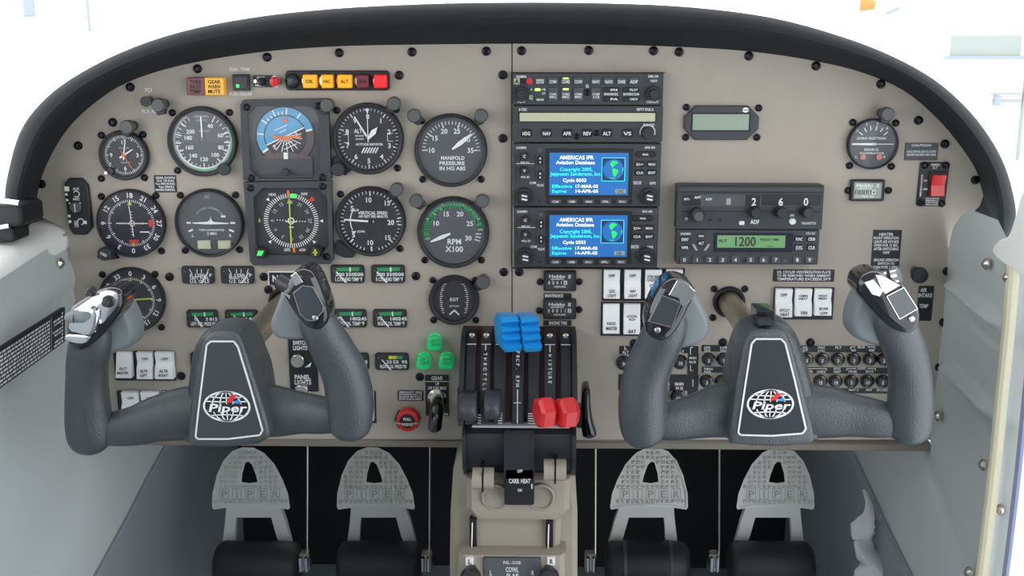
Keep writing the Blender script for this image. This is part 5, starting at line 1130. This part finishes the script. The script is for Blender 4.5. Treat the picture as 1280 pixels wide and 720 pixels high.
# ---- right wheel
t = wheel('right-hand black control wheel with a rubber clip on its hub', (911, 377),
    [(905,541),(906,480),(914,435),(924,411),(938,400),(958,397),(976,399),(990,411),(1001,440),(1012,480),(1019,541),(963,544)],
    [(912,549),(917,500),(926,440),(934,420),(945,413),(962,412),(977,413),(986,421),(995,450),(1010,510),(1018,546),(1008,555),(964,558),(920,555)],
    [(921,541),(930,480),(938,429),(944,422),(977,422),(983,428),(995,475),(1009,536),(1004,543),(965,546),(925,545)], (963, 505, 29, 19),
    [[(806,551,.196,12,.8),(805,545,.198,25,1),(804,528,.2,30,.95),(804,500,.203,31,.92),(808,468,.207,29,.92),(820,438,.214,28,.92),(831,415,.222,27,.9),(838,396,.227,22,.8),(841,386,.227,10,.8)],
     [(1135,547,.196,12,.8),(1136,541,.198,24,1),(1137,526,.2,28,.95),(1138,498,.203,28,.92),(1137,465,.207,26,.92),(1131,437,.214,26,.92),(1122,415,.222,26,.9),(1113,396,.227,22,.8),(1108,386,.227,10,.8)]],
    [[(925,512,.185,36,.7),(900,513,.187,35,.7),(870,520,.19,29,.75),(840,526,.195,25,.8),(812,530,.198,20,.8)], [(1000,512,.185,36,.7),(1030,515,.187,34,.7),(1065,519,.19,28,.75),(1100,524,.195,24,.8),(1132,528,.198,18,.8)]],
    [([(862,358),(880,385),(886,403),(884,418),(872,428),(850,434),(830,428),(828,395),(845,365)], .195, .222), ([(1078,352),(1063,378),(1058,400),(1061,414),(1072,424),(1100,432),(1125,428),(1128,395),(1105,365)], .195, .222)], WF)
t['label'] = 'right-hand black control wheel with a rubber clip on its hub'
MB().prism(rrect(R(946, 388.5, 968, 402, WF-.02), .001), WF-.05, WF-.02, .001).build('clip', 'gloss_black', t); MB().prism(rrect(R(947, 401, 967, 408, WF-.004), .001), WF-.03, WF-.004, .001).build('clip', 'rubber', t)
module(t, [(808,412),(811,388),(826,359),(842,349),(860,353),(870,366),(862,385),(846,415),(829,428),(814,423)], .215, .25, [(827,368),(852,378),(840,410),(810,402)], [[(846,351),(857,353),(869,364),(868,371),(853,384),(848,373),(836,369)]], (822, 413))
module(t, [(1073,365),(1076,349),(1089,341),(1104,342),(1127,357),(1149,383),(1151,404),(1142,417),(1124,416),(1104,402),(1085,381)], .215, .25, [(1107,370),(1130,358),(1148,386),(1124,400)], [[(1094,343),(1103,345),(1125,357),(1107,368),(1102,363)], [(1080,353),(1092,349),(1104,364),(1100,371),(1090,368)]], (1140, 399))
u, v = p(1119, 345, .24); MB().tube([(u-.008, v-.004, .235), (u+.003, v+.001, .242)], .0075, 14).build('ribbed_switch', 'chrome', t); MB().tube([(u-.004, v-.002, .238), (u-.002, v-.001, .239)], .0082, 14).build('ribbed_switch', 'black', t)
# ---- left wheel
t2 = wheel('left-hand black control wheel with trim switches on its left grip', (356, 378),
    [(236,545),(239,494),(247,436),(258,414),(271,405),(290,402),(303,404),(316,412),(327,438),(337,470),(340,541),(290,547)],
    [(235,548),(239,500),(249,437),(256,421),(266,415),(280,414),(294,416),(303,424),(315,462),(331,514),(337,542),(327,552),(289,559),(243,557)],
    [(243,546),(247,510),(257,430),(263,425),(293,425),(299,433),(315,485),(330,538),(326,545),(285,550),(247,550)], (283.5, 508, 29.5, 20),
    [[(114,560,.196,12,.8),(113,554,.198,24,1),(112,538,.2,29,.95),(110,510,.203,28,.92),(109,478,.207,26,.92),(110,450,.214,26,.9),(114,428,.222,26,.9),(119,408,.227,20,.8),(122,400,.227,10,.8)],
     [(437,543,.196,12,.8),(437,537,.198,24,1),(438,522,.2,28,.95),(437,497,.203,30,.92),(431,468,.207,29,.92),(416,437,.214,27,.92),(402,413,.222,25,.9),(392,394,.227,21,.8),(388,386,.227,10,.8)]],
    [[(248,516,.185,36,.7),(225,518,.187,34,.7),(195,524,.19,29,.75),(165,533,.195,25,.8),(125,538,.198,20,.8)], [(322,512,.185,36,.7),(348,514,.187,33,.7),(378,516,.19,27,.75),(405,519,.195,24,.8),(434,522,.198,18,.8)]],
    [([(148,362),(163,380),(172,400),(174,416),(167,431),(143,441),(115,446),(105,420),(125,380)], .195, .222), ([(360,352),(347,380),(339,404),(344,417),(352,422),(376,424),(402,418),(405,385),(385,355)], .195, .222)], WF)
module(t2, [(352,366),(362,348),(368,340),(377,337),(388,340),(396,350),(404,370),(410,390),(409,402),(402,412),(392,414),(380,408),(369,396),(358,378)], .215, .25, [(366,366),(378,356),(392,358),(405,382),(404,390),(392,402),(382,400),(374,392)], [[(363,345),(370,340),(379,353),(369,358)], [(351,365),(363,369),(362,374)]], (393.5, 397.5))
u, v = p(354, 355, .24); MB().tube([(u-.004, v+.002, .236), (u+.008, v-.003, .242)], .0075, 14).build('ribbed_switch', 'knob', t2)
# pilot's left head: silver plate with trim rocker and push buttons
hd = module(t2, [(82,404),(84,390),(94,380),(124,363),(142,361),(152,368),(151,386),(143,400),(128,418),(110,434),(97,440),(86,434),(81,420)], .215, .248)
wz = .248
MB().prism(smooth_loop(q([(84,404),(88,391),(100,382),(126,365),(141,364),(148,370),(147,382),(135,397),(128,404),(110,398)], wz+.001), 3), wz-.004, wz+.002, .001, 2).build('control_plate', 'chrome', hd)
MB().prism(smooth_loop(q([(81,424),(86,418),(112,420),(108,428),(96,429)], wz+.001), 3), wz-.006, wz+.002, .001, 2).build('control_plate', 'chrome', hd)
MB().prism(smooth_loop(q([(84,410),(92,392),(112,384),(122,390),(120,408),(112,420),(92,416)], wz+.008), 3), wz-.004, wz+.008, .003, 3).build('switch_base', 'chrome', hd)
MB().prism(rrect(R(78.5, 392.5, 106, 405, wz+.018), .004), wz+.004, wz+.018, .004, 3).build('trim_switch', 'yoke_flare', hd)
MB().line(p(92, 393.5, wz+.018), p(92, 404, wz+.018), .0009, wz+.0185).build('switch_groove', 'black', hd)
for x, y, r_ in ((132, 379, 8), (110, 367, 6)):
    s = sc(x, y, wz+.01); u, v = p(x, y, wz+.01); MB().lathe(u, v, [(r_*s, wz), (r_*s, wz+.004), (r_*s*.8, wz+.005), (r_*s*.6, wz+.005), (r_*s*.6, wz+.011), (r_*s*.35, wz+.012), (.0002, wz+.012)], 20).build('push_button', 'knob', hd)
for x, y in ((122, 402), (115, 413)): MB().prism(smooth_loop(q([(x-4, y-2), (x+4, y-3), (x+5, y+2), (x-3, y+3)], wz+.002), 2), wz-.003, wz+.004, .001).build('push_button', 'chrome', hd)
MB().prism(smooth_loop(q([(150,367),(155,368),(160,373),(156,375),(150,372)], .235), 2), .225, .237, .002).build('red_button', 'lever_red', t2)

# ================================================================== THROTTLE QUADRANT
rowsY = [(411,.012),(414,.022),(420,.032),(430,.043),(445,.055),(462,.066),(480,.075),(500,.083),(516,.088),(531,.091)]
def wq(y): return lerp_tab(rowsY, y)
tq = at('throttle_quadrant', 'black lever quadrant with slots for throttle, propeller and mixture levers', 'quadrant', 649, 545)
# base uses one common axis so that all strips are parallel: u from the pixel at y = 430
def uq(x): return p(x, 440, .05)[0]
vw = [(p(649, y, w)[1], w) for y, w in rowsY]
def arc_strip(x0, x1, lift, m, name, y0=None):
    u0, u1 = uq(x0), uq(x1); rings = []
    for v, w in vw: rings.append([(u0, v, w+lift-.010), (u1, v, w+lift-.010), (u1, v, w+lift-.001), (u1-.0008, v, w+lift), (u0+.0008, v, w+lift), (u0, v, w+lift-.001)])
    return MB().loft(rings).build(name, m, tq)
arc_strip(576, 721, -.008, 'quad_slot', 'slot_floor')
for x0, x1 in ((582.5, 595.3), (601, 613.5), (618.5, 632.5), (640.5, 655), (660.5, 674), (680.5, 694.5), (701, 714)): arc_strip(x0, x1, 0, 'quad', 'guide_strip')
for x0, x1 in ((575.5, 582), (714.5, 721)): arc_strip(x0, x1, .007, 'quad', 'side_flange')
for x in (589, 607, 687.5, 707.5):
    u = uq(x); v, w = vw[2]; MB().lathe(u, v, [(.0036, w), (.0036, w+.0015), (.0022, w+.003), (.0002, w+.0032)], 14).build('rivet', 'steel', tq)
def q_text(body, x, ya, yb):
    u = uq(x); m = MB(); n = len(body)
    for i, ch in enumerate(body):
        y = ya+(yb-ya)*(i+.5)/n; w = wq(y)+.0008; v = p(649, y, w)[1]; m.text(ch, u, v, w, .0038, rot=-pi/2)
    return m.build('lettering', 'print', tq, smooth=False)
q_text('THROTTLE', 607, 440, 490); q_text('PROP. RPM', 647.5, 438, 484); q_text('MIXTURE', 687.5, 442, 480)
m = MB()
for x, y0, y1 in ((607, 431, 438), (647.5, 430, 437), (647.5, 487, 530), (687.5, 431, 440)):
    u = uq(x); k = 6
    for i in range(k):
        ya, yb = y0+(y1-y0)*i/k, y0+(y1-y0)*(i+1)/k; wa, wb = wq(ya)+.0006, wq(yb)+.0006
        m.add([(u-.0006, p(649, ya, wa)[1], wa), (u+.0006, p(649, ya, wa)[1], wa), (u+.0006, p(649, yb, wb)[1], wb), (u-.0006, p(649, yb, wb)[1], wb)], [(0, 1, 2, 3)])
for x0, x1, ys in ((583, 595, (430.5,)), (601.5, 613.5, (430.5,)), (681, 694, (430.5,)), (701.5, 713.5, (430.5,)), (619.5, 624, (430.5,)), (669, 674, (430.5,)), (642.5, 652, (503.5,)), (599, 603, (519, 522.5, 526, 529)), (624, 629, (517, 520, 523, 526, 529)), (660.5, 672, (517, 520, 523, 526, 529))):
    for y in ys:
        for ya, yb in ((y-.5, y+.6),): wa, wb = wq(ya)+.0008, wq(yb)+.0008; va, vb = p(649, ya, wa)[1], p(649, yb, wb)[1]; m.add([(uq(x0), va, wa), (uq(x1), va, wa), (uq(x1), vb, wb), (uq(x0), vb, wb)], [(0, 1, 2, 3)])
m.build('scale_lines', 'print', tq, smooth=False)
# white line and drum below
v5 = p(649, 531, .094)[1]; m = MB(); m.box((p(590, 533, .096)[0], p(649, 535, .097)[1], p(712, 533, .096)[0], p(649, 532.3, .097)[1]), .085, .097); m.build('lower_trim', 'print_dim', tq)
uA, uB = p(578, 560, .09)[0], p(720, 560, .09)[0]
vt, vb_ = p(649, 535, .09)[1], p(649, 597, .07)[1]; cv = (vt+vb_)/2; rr = (vt-vb_)/2
prof = [(cv+rr*1.0, -.02), (cv+rr, .082), (cv+rr*.8, .091), (cv+rr*.4, .094), (cv, .092), (cv-rr*.4, .085), (cv-rr*.75, .073), (cv-rr, .058), (cv-rr, -.02)]
MB().extr_u(prof[::-1], uA, uB).build('drum', 'quad', tq)
for a, b_ in ((578, 583), (715, 720)): MB().extr_u([(v, w+.006 if w > 0 else w) for v, w in prof][::-1], p(a, 560, .09)[0], p(b_, 560, .09)[0]).build('side_flange', 'quad', tq)
MB().extr_u([(cv+rr*.95, .05), (cv+rr*.95, .092), (cv+rr*.5, .104), (cv-rr*.6, .104), (cv-rr*.9, .096), (cv-rr*.9, .05)][::-1], p(630, 560, .1)[0], p(668, 560, .1)[0]).build('centre_block', 'quad', tq)
pc = MB().prism(rrect(R(630.5, 586, 668, 632, .104), .003), .07, .104, .0015).build('carburettor_heat_plate', 'black', tq)
b = MB(); b.t('OFF', 646.5, 587, 653, 591, .1044); b.t('CARB. HEAT', 636, 598.5, 663, 604, .1044); b.t('ON', 647, 611, 652.5, 614.5, .1044); b.box(R(664, 605, 665.5, 611, .1044), .104, .1044); b.build('lettering', 'print', pc, smooth=False)
# friction paddle on the right
MB().lathe(*p(726, 520, .06), [(.012, .05), (.012, .066)], 20).build('friction_hub', 'gloss_black', tq)
MB().prism(smooth_loop(q([(729,548),(728,520),(727,500),(729,490),(734,487),(738,490),(739,510),(742,530),(746,547)], .075), 3), .045, .075, .006, 3).build('friction_lever', 'gloss_black', tq)
MB().prism(rrect(R(571.5, 485, 577, 530, .06), .003), .02, .06, .003).build('left_cheek', 'quad', tq)

def yaw(cu, cw, deg):
    c_, s_ = cos(rad(deg)), sin(rad(deg)); return lambda a, b_, d_: (cu+c_*(a-cu)+s_*(d_-cw), b_, cw-s_*(a-cu)+c_*(d_-cw))
# levers: (each moves by itself)
def lever(name, label, cat, xs, y, w, m, shape, group):
    t = thing(name, label, cat, (uq(xs), p(649, y, wq(y))[1], wq(y)), group); u = uq(xs)
    v0, w0 = p(649, min(y, 528), wq(y))[1], wq(min(y, 528)); v1 = p(649, y, w)[1]
    MB().tube([(u, v0-.002, w0-.004), (u, v1, w-.022)], (.0022, .005), 8, up=(1, 0, 0)).build('arm', 'quad', t)
    return t
for xs, x0, x1, y0, y1, lab in ((598, 572.5, 596.5, 497.5, 532, 'left black throttle lever knob at the bottom of its slot'), (616, 604, 625.5, 495.5, 530.5, 'right black throttle lever knob beside the scale lines')):
    t = lever('throttle_lever', lab, 'lever', xs, 514, .12, 'lever_black', None, 'black throttle levers'); r = R(x0, y0, x1, y1, .12); u0, v0, u1, v1 = r; H = v1-v0
    prof = [(v0, .088), (v0+.03*H, .108), (v0+.2*H, .122), (v0+.5*H, .128), (v0+.8*H, .124), (v0+.97*H, .112), (v1, .094), (v1-.2*H, .086), (v0+.2*H, .084)]
    rings = []
    for f, sc_ in ((0, .72), (.06, .93), (.14, 1), (.86, 1), (.94, .93), (1, .72)):
        cvv, cww = (v0+v1)/2, .106; rings.append([(u0+(u1-u0)*f, cvv+(a-cvv)*sc_, cww+(b_-cww)*sc_) for a, b_ in prof[::-1]])
    MB().loft(rings).build('knob', 'lever_black', t, ang=60)
for xs, x0, x1, lab in ((637, 623, 646.5, 'left blue propeller lever with scalloped knob'), (659, 648.5, 671, 'right blue propeller lever with scalloped knob')):
    t = lever('propeller_lever', lab, 'lever', xs, 424, .085, 'lever_blue', None, 'blue propeller levers'); u0, v0, u1, v1 = R(x0, 395.5, x1, 434.5, .09); H = v1-v0; L_ = u1-u0
    prof = []
    for k in range(4):                       # three scallops across the face
        a = v1-.12*H-k*.25*H
        prof += [(a, .098+.006*k*.6), (a-.125*H, .0925+.006*k*.6)] if k < 3 else [(a, .0985+.006*k*.6)]
    prof += [(v0, .106), (v0+.02*H, .068), (v1-.25*H, .060), (v1, .072), (v1, .092)]
    rings = [[(u0+L_*f, (v0+v1)/2+(a-(v0+v1)/2)*k_, .085+(b_-.085)*k_) for a, b_ in prof] for f, k_ in ((0, .9), (.08, 1), (.92, 1), (1, .9))]
    MB().loft(rings).map(yaw((u0+u1)/2, .085, 16)).build('knob', 'lever_blue', t, smooth=False)
for xs, x0, x1, lab in ((677, 668, 694, 'left red mixture lever with faceted knob'), (697, 694.5, 722, 'right red mixture lever with faceted knob')):
    t = lever('mixture_lever', lab, 'lever', xs, 517, .125, 'lever_red', None, 'red mixture levers'); u0, v0, u1, v1 = R(x0+2, 499, x1, 537, .125); cvv = (v0+v1)/2; rr2 = (v1-v0)/2*1.06
    hexa = [(rr2*cos(rad(a)), rr2*sin(rad(a))) for a in (15, 75, 135, 195, 255, 315)]
    rings = [[(u0+(u1-u0)*f, cvv+b_*k_, .118+a*.9*k_) for a, b_ in hexa] for f, k_ in ((.0, .8), (.16, 1), (.72, 1), (.97, .72))]
    MB().loft(rings).map(yaw((u0+u1)/2, .118, 24)).build('knob', 'lever_red', t, smooth=False)
for (x0, x1, y0, y1, lab) in ((590, 616.5, 591, 616.5, 'beige split carburettor heat knob on the left of the black plate'), (680, 708, 580.5, 606, 'beige split carburettor heat knob on the right of the black plate')):
    t = thing('carburettor_heat_lever', lab, 'lever', (p((x0+x1)/2, y0, .09)[0], p(649, y0, .09)[1], .09), 'beige carburettor heat levers'); xm = (x0+x1)/2; W3 = .128
    MB().tube([(p(xm, y0-16, .085)[0], p(xm, y0-16, .085)[1], .08), (p(xm, y0+8, W3)[0], p(xm, y0+8, W3)[1], W3-.012)], (.0018, .005), 8, up=(1, 0, 0)).build('arm', 'black', t)
    for a, b_ in ((x0, xm-1.2), (xm+1.2, x1)):
        u0, v0, u1, v1 = R(a, y0, b_, y1, W3); H = v1-v0; cvv = (v0+v1)/2
        pr = [(cvv+H/2*cos(k*pi/8)*(1 if abs(cos(k*pi/8)) < .9 else .98), W3-.013+.013*sin(k*pi/8)) for k in range(16)]
        MB().extr_u(pr, u0, u1).build('knob', 'pedestal', t)
    MB().box(R(xm-1.2, y0+1, xm+1.2, y1-1, W3-.002), W3-.024, W3-.002).build('blade', 'black', t)

# ================================================================== PEDESTAL
pd = at('pedestal', 'beige centre pedestal below the lever quadrant', 'pedestal', 645, 715, .08)
def ped(rows, name, m, back=-.35):     # rows (y, w, x0, x1): a shell through those front edges
    rings = []
    for y, w, x0, x1 in rows:
        v = p(649, y, w)[1]; a, b_ = p(x0, y, w)[0], p(x1, y, w)[0]
        rings.append([(a, v, back), (a, v, w-.006), (a+.006, v, w), (b_-.006, v, w), (b_, v, w-.006), (b_, v, back)])
    return MB().loft(rings).build(name, m, pd)
ped([(566, .035, 575, 712), (590, .05, 566, 719), (640, .06, 563, 722), (690, .066, 562, 722), (760, .075, 562, 722), (900, .09, 562, 722)], 'outer_shell', 'pedestal')
ped([(594, .075, 582, 713), (600, .082, 582.5, 713), (638, .090, 583, 712), (645, .090, 589, 706), (649, .088, 592, 703)], 'upper_panel', 'pedestal', .03)
ped([(648, .072, 588, 702), (690, .078, 590, 700)], 'recess_panel', 'pedestal', .03)
ped([(689, .09, 575, 708), (694, .098, 573, 706), (730, .105, 571, 706), (800, .115, 571, 706)], 'lower_panel', 'pedestal', .03)
for x in (619, 676):
    u, v = p(x, 622, .09); s = sc(x, 622, .09); MB().lathe(u, v, [(17.5*s, .085), (17.5*s, .0905), (16*s, .0915), (14.5*s, .0905), (14.5*s, .085)], 34, cap=False).build('embossed_ring', 'pedestal', pd)
for x0, x1, y0, y1 in ((587, 595.5, 649, 690), (682, 691.5, 651, 690)):
    MB().box(R(x0, y0, x1, y1, .080), .07, .0802).build('slot', 'black', pd)
    MB().tube([(*p((x0+x1)/2-1, y0+4, .081), .081), (*p((x0+x1)/2-2, y1+4, .086), .086)], .0010, 8).build('rod', 'steel', pd)
for x0, x1, tx in ((582, 592, 'L'), (684, 694, 'R')):
    k = MB().prism(rrect(R(x0, 697, x1, 707, .1015), .001), .095, .1015).build('marker_plate', 'white', pd); MB().t(tx, x0+3, 699, x1-3, 705, .1019).build('lettering', 'black', k)
k = MB().prism(rrect(R(604.5, 698.5, 676, 735, .104), .001), .09, .104, .0006).build('cowl_flap_plate', 'face_grey', pd)
b = MB(); b.t('PULL - CLOSE', 629, 701.5, 651, 705, .1043); b.t('COWL', 632, 709, 648, 715, .1043); b.t('FLAP', 633, 717, 648, 723, .1043); b.t('L', 612, 713, 615, 719, .1043); b.t('R', 664, 713, 667.5, 719, .1043); b.build('lettering', 'print', k, smooth=False)
for x, lab in ((588, 'round black cowl flap knob left of the cowl flap plate'), (686, 'round black cowl flap knob right of the cowl flap plate')):
    t = at('cowl_flap_knob', lab, 'knob', x, 724, .1, 'cowl flap knobs'); u, v = p(x, 725, .125); MB().lathe(u, v, [(.006, .095), (.006, .112), (.0105, .114), (.0115, .119), (.0105, .125), (.0002, .127)], 24).build('knob', 'knob', t)

# ================================================================== RUDDER PEDALS
PW = -.20
def pedal(cx, label, mir=False, ribbed=False):
    t = at('rudder_pedal', label, 'pedal', cx, 690, PW, 'rudder pedals'); X = lambda x: cx+(-1 if mir else 1)*(x-314)
    wy = lambda y: PW-.030*(636-y)/78            # the pad leans away towards its top
    pm = lambda a, b_, d_: (*p(a, -b_, wy(-b_)+d_), wy(-b_)+d_)
    out = [(265,634),(265.5,617),(271,594),(279,576),(290,564),(303,559),(317,559.5),(330,566),(343,580),(353,599),(360,617),(362.5,634),(361,637),(340,633.5),(314,632.5),(288,634),(267,637)]
    hole = [(307,578),(311,577),(315,581),(320,594),(322,602.5),(312,604),(302,602.5),(303,592)]
    px_ = lambda L_: [(X(x), -y) for x, y in L_]
    MB().prism(px_(out), -.012, -.002, holes=[px_(hole)]).map(pm).build('pad', 'pedal', t, smooth=False)
    MB().prism(px_(out), -.012, .001, holes=[inset(ccw(px_(out)), 2.2)]).map(pm).build('rim', 'pedal', t, smooth=False)
    m = MB()
    def inside(x, y, poly):
        c_ = False
        for i in range(len(poly)):
            (x1, y1), (x2, y2) = poly[i-1], poly[i]
            if (y1 > y) != (y2 > y) and x < (x2-x1)*(y-y1)/(y2-y1)+x1: c_ = not c_
        return c_
    safe = inset(ccw(px_(out)), 4.4); hs = inset(ccw(px_(hole)), -3)
    for j in range(12):
        y = 566+6.1*j
        if 611.5 < y < 624: continue
        for i in range(-8, 9):
            x = cx-.5+6.2*i
            if inside(x, -y, safe) and not inside(x, -y, hs):
                h = 1.9; R4 = lambda k_, d_: [(x-h*k_, -y-h*k_, d_), (x+h*k_, -y-h*k_, d_), (x+h*k_, -y+h*k_, d_), (x-h*k_, -y+h*k_, d_)]
                m.loft([R4(1, -.002), R4(.55, .0022)])
    m.map(pm); o = m.build('stud_pattern', 'pedal', t, smooth=False)
    m = MB()
    for i, ch in enumerate('PIPER'):
        x = X(314)+(-34+16*i if not mir else -30+16*i); n0 = len(m.v)
        m.poly([(x-5.5, -624), (x+5.5, -624), (x+5.5, -611.5), (x-5.5, -611.5)], .8, -.0016, True); m.text(ch, x, -617.7, -.0014, 9, 3 if ch == 'I' else 8)
    m.map(pm).build('lettering', 'pedal_mark', t, smooth=False)
    s2 = [(283,632),(350,632),(357,652),(364,679),(350,680),(346,672),(339,647),(295,647),(294,660),(293,680),(278,679),(281,655)]
    MB().prism([p(X(x), y, PW-.004) for x, y in s2], PW-.014, PW-.004).build('arm', 'pedal', t, smooth=False)
    # rubber roller at the foot
    u0, u1 = p(cx-52, 700, PW+.05)[0], p(cx+54, 700, PW+.05)[0]; v, w = p(cx, 706, PW+.02)[1], PW+.02; rr2 = 29*sc(cx, 700, PW)
    rings = []; n = 24
    for f, k_ in ((0, .72), (.03, .9), (.08, 1), (.92, 1), (.97, .9), (1, .72)): rings.append([(u0+(u1-u0)*f, v+rr2*k_*cos(2*pi*j/n), w+rr2*k_*sin(2*pi*j/n)) for j in range(n)])
    MB().loft(rings).build('roller', 'rubber', t)
    if ribbed:
        m = MB()
        for i in range(26): ua = u0+(u1-u0)*(.24+.5*i/26); m.loft([[(ua+e_, v+(rr2+.0008)*cos(2*pi*j/n), w+(rr2+.0008)*sin(2*pi*j/n)) for j in range(n)] for e_ in (0, .0009)])
        m.build('rib_pattern', 'rubber', t)
        for f in (.22, .77): MB().loft([[(u0+(u1-u0)*f+e_, v+(rr2+.0015)*cos(2*pi*j/n), w+(rr2+.0015)*sin(2*pi*j/n)) for j in range(n)] for e_ in (-.002, .002)]).build('band', 'frame', t)
    return t
pedal(314, 'rudder pedal beside the left carpeted wall'); pedal(470, 'rudder pedal between the left pedestal side and the outer left pedal')
pedal(811, 'rudder pedal with a ribbed roller on the right of the pedestal', True, True); pedal(969, 'rudder pedal nearest the right side wall, below the right hub', True)
# thin rods and chrome hinges in the footwell
for x, lab in ((384.5, 'bright thin rod between the two left rudder pedals'), (537.5, 'thin dim rod between the left pedals and the pedestal'), (744.5, 'bright thin rod between the pedestal and the right pedals'), (899.5, 'bright thin rod between the two right rudder pedals')):
    t = at('pedal_rod', lab, 'rod', x, 700, -.17, 'pedal rods in the footwell')
    MB().tube([(*p(x, 546, -.19), -.19), (*p(x-.5, 694, -.17), -.17)], .0013, 8).build('rod', 'steel', t)
    u, v = p(x-4, 704, -.16)
    MB().prism(rrect((u-.010, v-.016, u+.006, v+.010), .004), -.18, -.165, .002).build('hinge', 'steel', t)
    for dx in (-.006, .002): MB().tube([(u+dx, v-.012, -.16), (u+dx, v+.008, -.16)], .0028, 10).build('pin', 'chrome', t)
# crumpled pale boot at the right carpet
t = at('leather_boot', 'crumpled pale grey vinyl boot beside the right carpet', 'vinyl boot', 1085, 720, -.08)
pth = [(1078,614,-.15,2),(1081,640,-.14,7),(1082,662,-.13,13),(1086,676,-.125,12),(1082,690,-.12,14),(1088,706,-.115,17),(1086,724,-.11,22),(1088,760,-.1,28)]
P3 = []; rr2 = []
for x, y, w, h in smooth_path(pth, 4): P3.append((*p(x, y, w), w)); s = sc(x, y, w); rr2.append((h*s*(1+.10*sin(y*.5)), h*s*.7))
m = MB().tube(P3, rr2, 18); m.map(lambda a, b_, d_: (a+.006*sin(95*b_+40*d_), b_, d_+.006*sin(120*b_+90*a))); m.build('boot_fold', 'cloth', t)
# black wall placard with white lines on the left side wall
tw = thing('wall_placard', 'large black placard with many white text lines on the left wall', 'placard', (uL+.006, *onx(40, 430, uL)))
cs = [onx(*x, uL+.008) for x in ((79, 384), (79, 427), (-40, 513), (-40, 459))]
MB().prism([(a, b_) for a, b_ in cs], 0, .004).map(lambda a, b_, d_: (uL+.006+d_, a, b_)).build('plate', 'placard', tw, smooth=False)
import random; rg = random.Random(4)
def bil(f, g_): a = [cs[0][i]+(cs[3][i]-cs[0][i])*f for i in (0, 1)]; b_ = [cs[1][i]+(cs[2][i]-cs[1][i])*f for i in (0, 1)]; return [a[i]+(b_[i]-a[i])*g_ for i in (0, 1)]
m = MB()
for j in range(9):
    ga = .09+.1*j; x = .03
    for f0, f1 in ((.03, .155), (.19, .97)):
        x = f0
        while x < f1-(.02 if j % 3 else .12):
            L_ = min(.012+.03*rg.random(), f1-x); A1, A2, B2, B1 = bil(x, ga), bil(x+L_, ga), bil(x+L_, ga+.055), bil(x, ga+.055)
            m.add([(uL+.0105, *A1), (uL+.0105, *A2), (uL+.0105, *B2), (uL+.0105, *B1)], [(0, 1, 2, 3)]); x += L_+.008
A1, A2, B2, B1 = bil(.17, .03), bil(.173, .03), bil(.173, .97), bil(.17, .97); m.add([(uL+.0105, *a) for a in (A1, A2, B2, B1)], [(0, 1, 2, 3)])
m.build('text_lines', 'print', tw, smooth=False)
